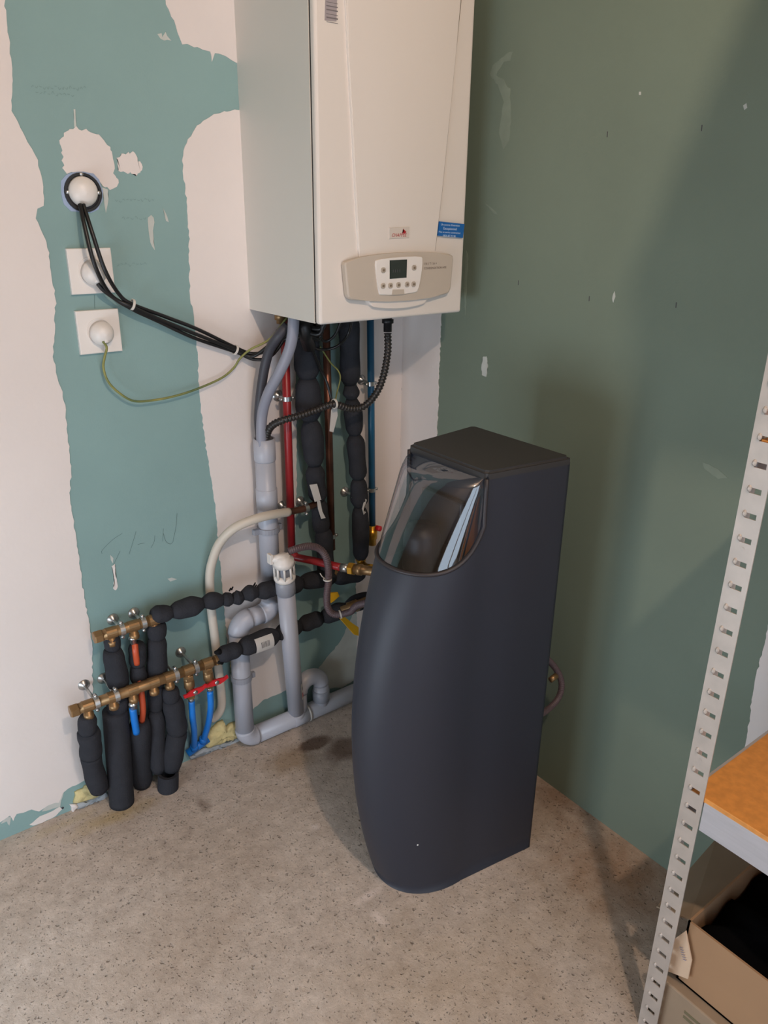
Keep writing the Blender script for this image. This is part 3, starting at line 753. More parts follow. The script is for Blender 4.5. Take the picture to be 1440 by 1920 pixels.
for c in [(-0.3186, -0.3240, 1.2930), (-0.2344, -0.3240, 1.2952), (-0.3189, -0.3240, 1.2611), (-0.2990, -0.3240, 1.2608), (-0.2771, -0.3240, 1.2610), (-0.2531, -0.3240, 1.2611), (-0.2348, -0.3240, 1.2608)]:
    bt = prism('button', chaikin([(c[0] - .006, c[2] - .0055), (c[0] + .006, c[2] - .0055), (c[0] + .006, c[2] + .0055), (c[0] - .006, c[2] + .0055)], 1), 'y', -BD - .0185, -BD - .0212, 'button', fp, .0008)
    prism('button_mark', [(c[0] - .0025, c[2] - .0022), (c[0] + .0025, c[2] - .0022), (c[0] + .0028, c[2] + .0022), (c[0] - .0022, c[2] + .0022)], 'y', -BD - .0208, -BD - .0216, 'button_mark', fp)
lcd_t = (-0.2807, -0.3246, 1.2913)
for i, wseg in enumerate((.003, .006, .003, .006)):
    box('display_segment', (lcd_t[0] - .012 + i * .006, -BD - .0199, lcd_t[2] - .004), (lcd_t[0] - .012 + i * .006 + .0012, -BD - .0194, lcd_t[2] + .002), 'ink', fp)
prism('handle_lip', chaikin(xz([(-0.3525, -0.3050, 1.2348), (-0.3468, -0.3050, 1.2223), (-0.3296, -0.3050, 1.2157), (-0.2708, -0.3050, 1.2097), (-0.2175, -0.3050, 1.2122), (-0.1864, -0.3050, 1.2185), (-0.1728, -0.3050, 1.2342), (-0.2413, -0.3050, 1.2378), (-0.3009, -0.3050, 1.2387)]), 2), 'y', -BD + .001, -BD - .010, 'boiler', boiler, .004, 3)
lt = (-0.2037, -0.3215, 1.3019)
text('panel_lettering', 'I N I T I A +', (lt[0], -BD - .0164, lt[2]), .0075, 'grey_print', boiler, align='LEFT')
lt = (-0.2033, -0.3215, 1.2929)
text('panel_lettering', 'CONDENSATION HTE', (lt[0], -BD - .0164, lt[2] - .0005), .0066, 'grey_print', boiler, align='LEFT')
bd = prism('brand_badge', xz([(-0.2940, -0.3100, 1.3768), (-0.2390, -0.3100, 1.3787), (-0.2398, -0.3100, 1.3560), (-0.2936, -0.3100, 1.3546)]), 'y', -BD - .004, -BD - .0068, 'badge', boiler, .0008)
bt = (-0.2680, -0.3120, 1.3618)
text('badge_lettering', 'CHAPPEE', (bt[0], -BD - .0070, bt[2]), .0098, 'red_print', bd, shear=.25)
prism('badge_emblem', xz([(-0.2593, -0.3120, 1.3660), (-0.2550, -0.3120, 1.3692), (-0.2567, -0.3120, 1.3745), (-0.2507, -0.3120, 1.3702), (-0.2477, -0.3120, 1.3680), (-0.2520, -0.3120, 1.3649)]), 'y', -BD - .0068, -BD - .0074, 'red_print', bd)
bs = prism('blue_sticker', xz([(-0.1533, -0.3060, 1.3893), (-0.0776, -0.3060, 1.3836), (-0.0806, -0.3060, 1.3540), (-0.1558, -0.3060, 1.3599)]), 'y', -BD, -BD - .0055, 'blue_sticker', boiler)
for i, (tx, sz) in enumerate((('Un contrat d\'entretien', .0062), ('Exceptionnel', .0078), ('Mise en service constructeur', .0056), ('0820 87 22 98', .0066))):
    a = (-0.1557, -0.3100, 1.3827)
    b = (-0.0852, -0.3100, 1.3791)
    zz_ = (a[2] + b[2]) / 2 - i * .0077 + .0005
    text('sticker_lettering', tx, ((a[0] + b[0]) / 2 - i * .0008 + .0002, -BD - .0057, zz_), sz, 'sticker_text', bs, rot=(math.radians(90), math.radians(3), 0))
st = prism('label_sticker', xz([(-0.4425, -0.3060, 1.7815), (-0.4169, -0.3060, 1.7852), (-0.4193, -0.3060, 1.7348), (-0.4452, -0.3060, 1.7332)]), 'y', -BD, -BD - .0008, 'barcode_paper', boiler)
for i in range(9):
    a = (-0.4424, -0.3060, 1.7610)
    zz_ = a[2] + .02 - i * .0062
    w_ = (.004, .0015, .003, .001, .0022, .003, .0012, .0035, .001)[i] * .6
    box('print_bar', (a[0] + .001, -BD - .0012, zz_), (a[0] + .026, -BD - .0007, zz_ + w_), 'barcode_ink', st)
# stubs under the boiler
for (a, rr_, mm) in (((-0.4191, -0.0600, 1.1599), .012, 'brass'), ((-0.3168, -0.1000, 1.1368), .012, 'brass'), ((-0.2644, -0.1100, 1.1441), .012, 'brass'), ((-0.1860, -0.1000, 1.1420), .011, 'brass')):
    lathe('connection_stub', (a[0], a[1], BZ - .03), (0, 0, 1), [(0, rr_ * .8), (.008, rr_ * .8), (.009, rr_ * 1.15), (.026, rr_ * 1.15), (.027, rr_ * .8), (.06, rr_ * .8)], mm, boiler, 12)

# ------------------------------------------------------------------ water softener
SC, SXB, SXS, SHB, SK, SE = -0.636, -0.2, -0.40, 0.138, 0.135, 2.13
SOFT_TOP = 0.976
def soft_xf(z):
    return ((0.1162 * z - 0.1035) * z + 0.4215) * z * z - 0.3174 * z - 0.5447
def soft_hw(x):
    return SHB - (SXB - x) * SK
def soft_nose(th, z, off=0.0):
    w = soft_hw(SXS) - off
    ct, st_ = math.cos(th), math.sin(th)
    xf = soft_xf(z) + off
    return (SXS - (SXS - xf) * abs(ct) ** (2 / SE), SC + w * math.copysign(abs(st_) ** (2 / SE), st_), z)
def zb(th):
    return 0.785 + 0.085 * (abs(th) / (math.pi / 2)) ** 6
soft = thing('water_softener', 'tall dark navy water softener with a clear curved hood on the floor', 'water softener', (-.35, SC, 0))
NT = 48
ths = [-math.pi / 2 + math.pi * i / NT for i in range(NT + 1)]
# shell: sides and back up to the top, nose up to the hood opening
cols = []
NZ = 26
BK = .012
path = []
corner = [(SXB - BK, -1), (SXB - BK * .3, -1)]
def side_pt(x, s):
    return (x, SC + s * soft_hw(x))
base_cols = []
for i in range(7):
    x = SXS + (SXB - .01 - SXS) * (1 - i / 6)
    base_cols.append(('side', x, -1))
for th in ths[1:-1]:
    base_cols.append(('nose', th, 0))
for i in range(7):
    x = SXS + (SXB - .01 - SXS) * i / 6
    base_cols.append(('side', x, 1))
base_cols += [('back', SXB - .003, SC + soft_hw(SXB) - .001), ('back', SXB, SC + soft_hw(SXB) - .010), ('back', SXB, SC - soft_hw(SXB) + .010), ('back', SXB - .003, SC - soft_hw(SXB) + .001)]
vs, fs = [], []
for c in base_cols:
    for k in range(NZ + 1):
        t = k / NZ
        if c[0] == 'nose':
            z = t * zb(c[1])
            vs.append(soft_nose(c[1], z))
        elif c[0] == 'side':
            z = t * (SOFT_TOP - .012)
            y = side_pt(c[1], c[2])
            vs.append((y[0], y[1], z))
        else:
            vs.append((c[1], c[2], t * (SOFT_TOP - .012)))
nc = len(base_cols)
for i in range(nc):
    j = (i + 1) % nc
    for k in range(NZ):
        fs.append((i * (NZ + 1) + k, j * (NZ + 1) + k, j * (NZ + 1) + k + 1, i * (NZ + 1) + k + 1))
fs.append(tuple(i * (NZ + 1) for i in range(nc)))
shell = obj('shell', vs, fs, 'softener', soft, True)
# rubber bezel round the hood opening
bez = []
for th in [-math.pi / 2 + 1e-4] + ths[1:-1] + [math.pi / 2 - 1e-4]:
    bez.append(Vector(soft_nose(th, zb(th))))
rim_l = [Vector((SXS - .001, bez[0].y, z)) for z in (.962, .94, .915, .89)]
rim_r = [Vector((SXS - .001, bez[-1].y, z)) for z in (.89, .915, .94, .962)]
tube('hood_bezel', rim_l + bez + rim_r, .0042, 'bezel', soft, 8)
# inner tray, front wall of the housing, valve head
vs = [(SXS + .002, SC - soft_hw(SXS) + .004, .72), (SXS + .002, SC + soft_hw(SXS) - .004, .72), (SXS + .002, SC + soft_hw(SXS) - .004, .965), (SXS + .002, SC - soft_hw(SXS) + .004, .965)]
box('housing_front', (SXS + .002, SC - soft_hw(SXS) + .002, .70), (SXS + .008, SC + soft_hw(SXS) - .002, .966), 'softener', soft)
tray = []
for th in ths:
    tray.append(soft_nose(th, .74, .006)[:2])
tray += [(SXS + .004, SC + soft_hw(SXS) - .006), (SXS + .004, SC - soft_hw(SXS) + .006)]
prism('inner_tray', tray, 'z', .73, .745, 'softener_in', soft)
lathe('valve_head', (-.452, SC + .004, .745), (0, 0, 1), [(0, .036), (.02, .038), (.08, .036), (.10, .030), (.104, .0)], 'softener_in', soft, 24)
box('control_module', (SXS - .012, SC - .06, .80), (SXS + .003, SC + .06, .90), 'softener_in', soft, .004)
# clear hood
vs, fs = [], []
NH = 14
LT = .955
for th in ths:
    for k in range(NH + 1):
        z = zb(th) + (LT - zb(th)) * k / NH
        off = 0.0015
        if k >= NH - 1:
            off += (.0015, .005)[k - NH + 1]
        vs.append(soft_nose(max(min(th, 1.5706), -1.5706), z, off))
for i in range(NT):
    for k in range(NH):
        fs.append((i * (NH + 1) + k, (i + 1) * (NH + 1) + k, (i + 1) * (NH + 1) + k + 1, i * (NH + 1) + k + 1))
# hood roof back to the housing
n0 = len(vs)
for th in ths:
    p = soft_nose(max(min(th, 1.5706), -1.5706), LT, .0065)
    vs.append((SXS + .001, p[1], LT + .008))
for i in range(NT):
    a, b = i * (NH + 1) + NH, (i + 1) * (NH + 1) + NH
    fs.append((a, b, n0 + i + 1, n0 + i))
obj('clear_hood', vs, fs, 'clear', soft, True)
# top cap
cap = [(SXB + .001, SC - .1385), (SXB + .001, SC + .1385), (SXS - .003, SC + .1115), (SXS - .003, SC - .1115)]
bm = bmesh.new()
va = [bm.verts.new((p[0], p[1], SOFT_TOP - .016)) for p in cap]
vb = [bm.verts.new((p[0], p[1], SOFT_TOP)) for p in cap]
bm.faces.new(va)
tf = bm.faces.new(vb)
for i in range(4):
    j = (i + 1) % 4
    bm.faces.new((va[i], va[j], vb[j], vb[i]))
vert_edges = [e for e in bm.edges if abs(e.verts[0].co.z - e.verts[1].co.z) > .01]
bmesh.ops.bevel(bm, geom=vert_edges, offset=.006, segments=3, affect='EDGES')
bm.normal_update()
tf = max(bm.faces, key=lambda f: f.calc_center_median().z)
bmesh.ops.bevel(bm, geom=list(tf.edges), offset=.005, segments=3, affect='EDGES')
bobj('top_cap', bm, 'softener_top', soft)
ch = soft_nose(math.radians(-52), .155)
lathe('chip', (ch[0] + .001, ch[1] + .001, ch[2]), (-.7, -.7, 0), [(0, .0028), (.0018, .0018)], 'chip', soft, 7)

# ------------------------------------------------------------------ wall sockets
s1 = thing('cable_outlet', 'round flush box with a white domed cable outlet, no cover plate', 'outlet', (-0.8237, 0.0000, 1.4369))
c = (-0.8227, 0.0000, 1.4369)
ring('box_ring', (c[0], -.002, c[2]), (0, 1, 0), .0315, .0365, .006, 'black_plastic', s1, 28)
lathe('box_recess', (c[0], -.0016, c[2]), (0, -1, 0), [(0, .032), (.0006, .032)], 'ink', s1, 24)
lathe('domed_outlet', (c[0] - .001, -.002, c[2] + .002), (0, -1, -.12), [(0, .0285), (.008, .028), (.017, .0235), (.024, .014), (.0265, 0)], 'face_white', s1, 28)
for k, (dx, dz) in enumerate(((.030, .0), (-.030, 0), (0, .033))):
    lathe('screw', (c[0] + dx, -.003, c[2] + dz), (0, -1, 0), [(0, .004), (.003, .004), (.004, .002)], 'steel', s1, 10)
def plate(px, label):
    t = thing('socket_plate', label, 'outlet', px)
    h = .0445
    pts = [(px[0] - h, px[2] - h), (px[0] + h, px[2] - h), (px[0] + h, px[2] + h), (px[0] - h, px[2] + h)]
    prism('cover_plate', pts, 'y', 0, -.009, 'face_white', t, .002, 2)
    ring('plate_ring', (px[0], -.0092, px[2]), (0, 1, 0), .0255, .0275, .002, 'face_white', t, 32)
    lathe('domed_outlet', (px[0] + .002, -.009, px[2] - .002), (.08, -1, -.10), [(0, .025), (.010, .0245), (.020, .020), (.027, .012), (.030, 0)], 'face_white', t, 28)
    lathe('nozzle', (px[0] + .003, -.026, px[2] - .010), (.15, -.35, -1), [(0, .010), (.012, .007)], 'face_white', t, 14)
plate((-0.8270, 0.0000, 1.2884), 'white square wall plate with a domed outlet and black cable, upper of two')
plate((-0.8258, 0.0000, 1.1667), 'white square wall plate with a green-yellow wire, lower of two')

tube_n = dict(curve=8)
cb = 'black cable running from the round box'
tag(tube('power_cable', [(-0.8376, -0.0220, 1.4153), (-0.8405, -0.0450, 1.3698), (-0.8343, -0.0550, 1.3054), (-0.8031, -0.0300, 1.2453), (-0.7612, -0.0280, 1.2125), (-0.6977, -0.0220, 1.1785), (-0.6194, -0.0200, 1.1371), (-0.5195, -0.0200, 1.0964), (-0.4753, -0.0300, 1.0759), (-0.4481, -0.0700, 1.0917), (-0.4172, -0.1200, 1.1692)], .0042, 'cable', seg=10, curve=10), 'black cable hanging from the round box, lowest of its bundle', 'cable', 'black cables to the boiler')
tag(tube('power_cable', [(-0.8314, -0.0220, 1.4153), (-0.8273, -0.0450, 1.3598), (-0.8138, -0.0500, 1.2943), (-0.7843, -0.0300, 1.2443), (-0.7572, -0.0260, 1.2208), (-0.6837, -0.0200, 1.1887), (-0.6088, -0.0200, 1.1552), (-0.5188, -0.0200, 1.1062), (-0.4788, -0.0300, 1.0901), (-0.4574, -0.0700, 1.1076), (-0.4227, -0.1200, 1.1744)], .0042, 'cable', seg=10, curve=10), 'black cable hanging from the round box, topmost of its bundle', 'cable', 'black cables to the boiler')
tag(tube('power_cable', [(-0.8246, -0.0300, 1.2653), (-0.8124, -0.0300, 1.2500), (-0.7854, -0.0280, 1.2292), (-0.7612, -0.0320, 1.2162), (-0.6987, -0.0260, 1.1847), (-0.6166, -0.0240, 1.1457), (-0.5222, -0.0260, 1.1025), (-0.4837, -0.0360, 1.0852), (-0.4538, -0.0900, 1.1248), (-0.4243, -0.1400, 1.1529)], .0042, 'cable', seg=10, curve=10), 'black cable leaving the upper square wall plate towards the boiler', 'cable', 'black cables to the boiler')
for p_, d_ in (((-0.7573, -0.0290, 1.2200), (1, 0, -.36)), ((-0.5220, -0.0230, 1.1020), (1, 0, -.45))):
    t_ = ring('cable_tie', p_, d_, .010, .0118, .005, 'tie')
    tag(t_, 'white cable tie on the black cables near the wall plates' if p_[0] < -.7 else 'white cable tie on the black cables near the boiler', 'cable tie')
tag(tube('earth_wire', [(-0.8293, -0.0340, 1.1504), (-0.8219, -0.0300, 1.1359), (-0.8287, -0.0300, 1.1165), (-0.8305, -0.0200, 1.0927), (-0.8239, -0.0200, 1.0622), (-0.8018, -0.0200, 1.0339), (-0.7721, -0.0200, 1.0133), (-0.7261, -0.0200, 1.0095), (-0.6754, -0.0200, 1.0125), (-0.6225, -0.0200, 1.0218), (-0.5606, -0.0200, 1.0394), (-0.5274, -0.0200, 1.0596), (-0.5144, -0.0300, 1.0824), (-0.4905, -0.0400, 1.1027), (-0.4564, -0.0700, 1.1272), (-0.4248, -0.1000, 1.1771)], .0026, 'wire_gy', seg=8, curve=8), 'thin green-yellow earth wire looping from the lower wall plate to the boiler', 'wire')

# ------------------------------------------------------------------ pipe fixings
def bracket(parent, wall_pt, pipe_pt, pipe_axis, pipe_r, two_screws=True):
    w = Vector(wall_pt)
    p = Vector(pipe_pt)
    lathe('rosette', w, (0, -1, 0), [(0, .0145), (.002, .0142), (.0045, .0085), (.010, .0048)], 'steel', parent, 20)
    d_ = (p - w)
    tube('stem', [w, w + d_ * max(0, 1 - pipe_r / d_.length)], .0038, 'steel', parent, 10)
    ring('collar', p, pipe_axis, pipe_r, pipe_r + .002, .011, 'steel', parent)
    a = Vector(pipe_axis).normalized()
    side = a.cross(d_).normalized()
    for s in (1, -1):
        q = p + side * s * (pipe_r + .006)
        tube('lug', [q + d_.normalized() * .005, q - d_.normalized() * .006], .0042, 'steel', parent, 8)

def wallpoint(p, dx=0.0, dz=0.0):
    return (p[0] + dx, 0, p[2] + dz)

# ------------------------------------------------------------------ vertical supply pipes
red = thing('red_pipe', 'red painted supply pipe running down the wall beside the grey hose', 'pipe', (-.39, -.045, .6))
RX, RY = -0.375, -0.045
rt, rb = (-0.4002, -0.0450, 1.1568), (-0.4020, -0.0450, 0.5592)
tube('vertical_run', [(rt[0], -.045, BZ - .01), rb], .0105, 'red_paint', red)
a, b = (-0.3938, -0.0550, 0.5435), (-0.3277, -0.1700, 0.5396)
tube('horizontal_run', catmull([rb, (rb[0] + .006, rb[1] - .006, rb[2] - .012), a, (-0.3653, -0.1000, 0.5417), b], 8), .0105, 'red_paint', red)
p_ = (-0.4002, -0.0450, 0.9744)
bracket(red, (-0.4014, 0.0000, 0.9727), p_, (0, 0, 1), .0105)
p_ = (-0.4007, -0.0450, 0.6798)
bracket(red, (-0.4017, 0.0000, 0.6764), p_, (0, 0, 1), .0105)
un = thing('brass_union', 'bright brass union joining the red pipe to the water softener', 'pipe fitting', b)
ax = (Vector((-0.2927, -0.2400, 0.5478)) - Vector(b)).normalized()
bb = Vector(b)
lathe('steel_sleeve', bb, ax, [(0, .0115), (.022, .0115)], 'steel', un, 14)
hexnut('nut', bb + ax * .031, ax, .017, .016, 'brass_bright', un)
lathe('union_body', bb + ax * .039, ax, [(0, .0125), (.008, .0125), (.0085, .015), (.022, .015), (.0225, .0125), (.05, .0125), (.09, .0125)], 'brass', un, 16)
ue = bb + ax * .12
tube('flexible_tail', [ue, ue + ax * .04, (-.15, -.40, .60), (-.13, -.54, .60), (-.165, -.60, .60), (-.199, -.61, .60)], .0095, 'steel', un, curve=8)

blue = thing('blue_pipe', 'blue painted water pipe running down the wall near the corner', 'pipe', (-.15, -.04, .6))
bt_, bb_ = (-0.1416, -0.0400, 1.1342), (-0.1303, -0.0400, 0.5668)
tube('vertical_run', [(bt_[0], -.04, BZ - .01), bb_], .0095, 'blue_paint', blue)
p_ = (-0.1388, -0.0400, 0.9790)
bracket(blue, (-0.1415, -0.0000, 0.9824), p_, (0, 0, 1), .0095)
p_ = (-0.1331, -0.0400, 0.6766)
bracket(blue, (-0.1356, -0.0000, 0.6718), p_, (0, 0, 1), .0095)
lathe('valve_body', bb_, (0, 0, -1), [(0, .012), (.012, .012), (.013, .015), (.04, .015), (.041, .012), (.06, .012)], 'brass_bright', blue, 14)
lathe('red_cap', (bb_[0] + .006, bb_[1] - .012, bb_[2] - .005), (.4, -1, 0), [(0, .008), (.014, .008), (.016, .005)], 'red_handle', blue, 12)

cop = thing('copper_pipe', 'bare copper pipe between the two black insulated pipes', 'pipe', (-.27, -.04, .6))
ct, cb_ = (-0.2819, -0.0450, 1.1402), (-0.2741, -0.0450, 0.5314)
tube('vertical_run', [(ct[0], -.045, BZ - .01), cb_], .0100, 'copper', cop)
bracket(cop, (-0.2740, -0.0000, 0.5641), (-0.2753, -0.0450, 0.5720), (0, 0, 1), .0100)

def segs(name, nodes, radii, m, parent, squash=.60, seglist=None, open_end=False):
    """foam sleeve sections between ties: nodes are the tie positions, one bulging piece between each pair"""
    for i in range(len(nodes) - 1):
        a, b = Vector(nodes[i]), Vector(nodes[i + 1])
        n = 14
        r = radii[i] if isinstance(radii, (list, tuple)) else radii
        rng = random.Random(i * 7 + int(abs(a.x) * 1000))
        perp = Vector((rng.uniform(-1, 1), 0, rng.uniform(-1, 1)))
        pth, rr = [], []
        for k in range(n + 1):
            t = k / n
            e = min(t, 1 - t) * (b - a).length / (r * 1.0)
            pr = squash + (1 - squash) * math.sin(min(1, e) * math.pi / 2)
            wob = 1 + .04 * math.sin(t * 9 + i * 2)
            pth.append(a.lerp(b, t) + perp * .003 * math.sin(t * math.pi))
            rr.append(r * pr * wob)
        vs_, fs_ = tube_data(pth, rr, 18)
        obj(name, vs_, fs_, m, parent, True)

ins1 = thing('insulated_pipe', 'black foam insulated pipe left of the bare copper pipe', 'insulated pipe', (-.33, -.06, .6), 'insulated pipes under the boiler')
segs('foam_section', [(-0.3573, -0.0800, 1.1775), (-0.3478, -0.0600, 1.0213), (-0.3429, -0.0600, 0.9148), (-0.3333, -0.0600, 0.7925), (-0.3192, -0.0550, 0.6902), (-0.3079, -0.0500, 0.5900)], [.032, .033, .028, .025, .023], 'foam', ins1)
segs('foam_section', [(-0.3074, -0.0550, 0.6073), (-0.3000, -0.0550, 0.4523)], [.024], 'foam', ins1)
tg = [(-0.3652, -0.0880, 0.7515), (-0.3425, -0.0880, 0.7497), (-0.3304, -0.0880, 0.7028), (-0.3503, -0.0880, 0.7013)]
prism('paper_label', xz(tg), 'y', -.083, -.0842, 'tag_paper', ins1)
prism('tape_end', xz([(-0.3417, -0.0850, 0.7044), (-0.3318, -0.0850, 0.6993), (-0.3258, -0.0850, 0.6678), (-0.3161, -0.0850, 0.6473), (-0.3296, -0.0850, 0.6475), (-0.3390, -0.0850, 0.6784)]), 'y', -.080, -.081, 'tag_paper', ins1)
ins2 = thing('insulated_pipe', 'black foam insulated pipe beside the blue pipe near the corner', 'insulated pipe', (-.2, -.06, .6), 'insulated pipes under the boiler')
segs('foam_section', [(-0.2315, -0.0700, 1.1679), (-0.2136, -0.0500, 0.9885), (-0.2087, -0.0500, 0.9484), (-0.1987, -0.0500, 0.8498), (-0.1864, -0.0500, 0.7220), (-0.1828, -0.0500, 0.6394), (-0.1791, -0.0500, 0.4777)], [.0265, .0225, .0245, .0245, .0245, .024], 'foam', ins2)
prism('tape_end', xz([(-0.1828, -0.0800, 0.6709), (-0.1755, -0.0800, 0.6661), (-0.1863, -0.0800, 0.6402), (-0.1790, -0.0800, 0.6290), (-0.1863, -0.0800, 0.6244), (-0.1918, -0.0800, 0.6430)]), 'y', -.074, -.075, 'tag_paper', ins2)
bracket(ins2, (-0.1985, 0.0000, 0.6722), (-0.1865, -0.0500, 0.6720), (0, 0, 1), .012)

# cream pipe from the copper stub
cr = thing('cream_pipe', 'cream plastic pipe curving from the copper stub down the wall', 'pipe', (-.6, -.05, .4))
tube('curved_run', [(-0.4248, -0.0750, 0.6876), (-0.4888, -0.0900, 0.6986), (-0.5401, -0.0880, 0.6959), (-0.5825, -0.0750, 0.6791), (-0.6087, -0.0500, 0.6398), (-0.6254, -0.0350, 0.5892), (-0.6340, -0.0300, 0.5407), (-0.6361, -0.0300, 0.4576), (-0.6332, -0.0300, 0.3782), (-0.6298, -0.0300, 0.2796), (-0.6267, -0.0300, 0.1945), (-0.6275, -0.0250, 0.1490), (-0.6358, -0.0150, 0.1206), (-0.6475, -0.0040, 0.1051)], .0115, 'cream_pipe', cr, curve=8)
tube('copper_stub', [(-0.3159, -0.0550, 0.6864), (-0.3506, -0.0700, 0.6868), (-0.3865, -0.0750, 0.6861), (-0.4264, -0.0750, 0.6879)], .0088, 'copper', cr, curve=8)
bracket(cr, (-0.3454, 0.0000, 0.6760), (-0.3707, -0.0730, 0.6848), (1, 0, 0), .0088)

# ------------------------------------------------------------------ drain pipes
dr = thing('drain_pipe', 'grey plastic drain pipe with elbows running down the wall and along the floor', 'drain pipe', (-.5, -.05, 0))
PR = .0255
t0 = (-0.4676, -0.0420, 0.8824)
lathe('pipe_socket', t0, (0, 0, -1), [(0, .0272), (.055, .0272), (.058, PR)], 'pvc', dr, 24)
lathe('pipe_mouth', (t0[0], t0[1], t0[2] + .0004), (0, 0, -1), [(0, .0235), (.001, .0235)], 'ink', dr, 20)
tube('pipe_section', [(t0[0], t0[1], t0[2] - .05), (t0[0], t0[1], (-0.4766, -0.0420, 0.4595)[2])], PR, 'pvc', dr, 22)
cl = (-0.4667, -0.0420, 0.7520)
lathe('pipe_collar', (t0[0], t0[1], cl[2]), (0, 0, -1), [(0, PR), (.001, .0272), (.052, .0272), (.053, PR)], 'pvc', dr, 24)
cl = (-0.4707, -0.0420, 0.6401)
ring('pipe_clip', (t0[0], t0[1], cl[2]), (0, 0, 1), PR, .0295, .014, 'pvc_dark', dr, 24)
box('clip_lug', (t0[0] - .045, t0[1] - .006, cl[2] - .008), (t0[0] - .026, t0[1] + .006, cl[2] + .008), 'pvc_dark', dr, .002)
box('clip_lug', (t0[0] + .026, t0[1] - .006, cl[2] - .008), (t0[0] + .038, t0[1] + .006, cl[2] + .008), 'pvc_dark', dr, .002)
zt = (-0.4844, -0.0420, 0.4008)[2]
xl = (-0.5707, -0.0420, 0.3457)[0]
zf = .027
def elbow(c, a, b, rad, r, name='elbow'):
    """quarter bend: centre c, from direction a to direction b"""
    pth = []
    for k in range(11):
        t = math.pi / 2 * k / 10
        pth.append(Vector(c) + Vector(a) * rad * math.cos(t) + Vector(b) * rad * math.sin(t))
    return tube(name, pth, r, 'pvc', dr, 22)
eb = .034
# top right elbow: down into left-going
elbow((t0[0] - eb, -.042, zt + eb), (1, 0, 0), (0, 0, -1), eb, PR * 1.08)
tube('pipe_section', [(t0[0] - eb + .002, -.042, zt), (xl + eb - .002, -.042, zt)], PR, 'pvc', dr, 22)
elbow((xl + eb, -.042, zt - eb), (0, 0, 1), (-1, 0, 0), eb, PR * 1.08)
tube('pipe_section', [(xl, -.042, zt - eb + .002), (xl, -.042, zf + eb)], PR, 'pvc', dr, 22)
cz = (-0.5668, -0.0420, 0.2312)[2]
ring('pipe_clip', (xl, -.042, cz), (0, 0, 1), PR, .0285, .016, 'pvc_dark', dr, 24)
box('clip_lug', (xl + .026, -.056, cz - .008), (xl + .036, -.044, cz + .008), 'pvc_dark', dr, .002)
elbow((xl + eb, -.042, zf + eb), (-1, 0, 0), (0, 0, -1), eb, PR * 1.08)
xr_ = -.40
tube('floor_run', [(xl + eb - .002, -.042, zf), (-.06, -.042, zf)], PR, 'pvc', dr, 22)
lathe('pipe_collar', (-.42, -.042, zf), (1, 0, 0), [(0, PR), (.001, .0272), (.05, .0272), (.051, PR)], 'pvc', dr, 24)
lathe('glue_band', (-.372, -.042, zf), (1, 0, 0), [(0, PR + .001), (.001, .0278), (.007, .0276), (.008, PR)], 'tag_paper', dr, 24)
# swan-neck loop rising from the floor run
lx0 = (-0.3911, -0.0420, 0.0851)[0]
lx1 = (-0.3175, -0.0420, 0.0730)[0]
lz = (-0.3565, -0.0420, 0.1443)[2]
hw_ = (lx1 - lx0) / 2
tube('pipe_section', [(lx0, -.042, zf), (lx0, -.042, lz - hw_)], .021, 'pvc', dr, 20)
arc = [Vector(((lx0 + lx1) / 2 - hw_ * math.cos(math.pi * k / 16), -.042, lz - hw_ + hw_ * math.sin(math.pi * k / 16))) for k in range(17)]
tube('return_bend', arc, .0235, 'pvc', dr, 22)
tube('pipe_section', [(lx1, -.042, zf), (lx1, -.042, lz - hw_ + .005)], .0225, 'pvc', dr, 20)
lathe('pipe_collar', (lx1, -.042, lz - hw_ - .02), (0, 0, -1), [(0, .0225), (.001, .0255), (.035, .0255), (.036, .0225)], 'pvc_dark', dr, 22)

sp = thing('standpipe', 'grey drain standpipe with a white slotted air gap on top', 'drain pipe', (-.42, -.12, 0))
b0, b1 = Vector((-0.4039, -0.0423, 0.0350)), Vector((-0.4674, -0.1200, 0.4926))
dirv = (b1 - b0).normalized()
tube('pipe_section', [b0, b1], .0235, 'pvc', sp, 24)
lathe('pipe_socket', b0 - dirv * .022, dirv, [(0, .020), (.006, .0262), (.035, .0262), (.037, .0235)], 'pvc', sp, 24)
lathe('reducer', b1 - dirv * .005, dirv, [(0, .0235), (.002, .0258), (.045, .0252), (.047, .022)], 'pvc_dark', sp, 24)
g0 = b1 + dirv * .040
lathe('air_gap_base', g0, dirv, [(0, .0265), (.004, .028), (.014, .028), (.016, .020)], 'face_white', sp, 24)
up_ = dirv
n1 = Vector((0, -1, 0)) - up_ * up_.dot(Vector((0, -1, 0)))
n1.normalize()
n2 = up_.cross(n1)
lathe('air_gap_core', g0 + up_ * .012, up_, [(0, .018), (.045, .020)], 'pvc_dark', sp, 18)
for k in range(9):
    th = 2 * math.pi * k / 9 + .2
    d_ = n1 * math.cos(th) + n2 * math.sin(th)
    tube('air_gap_rib', [g0 + up_ * .012 + d_ * .0255, g0 + up_ * .052 + d_ * .0245], .0032, 'face_white', sp, 6)
lathe('air_gap_cap', g0 + up_ * .046, up_, [(0, .024), (.002, .028), (.016, .027), (.022, .018), (.026, .017)], 'face_white', sp, 24)
pp = g0 + up_ * .060
tube('air_gap_spout', [pp + Vector((-.030, .01, .006)), pp + Vector((.014, -.002, .008))], .010, 'face_white', sp, 14)
box('air_gap_tab', tuple(pp + Vector((-.036, .0, -.004))), tuple(pp + Vector((-.028, .018, .022))), 'face_white', sp, .001)
pl_ = (-0.4872, -0.1400, 0.2153)
cpos = b0.lerp(b1, .22)
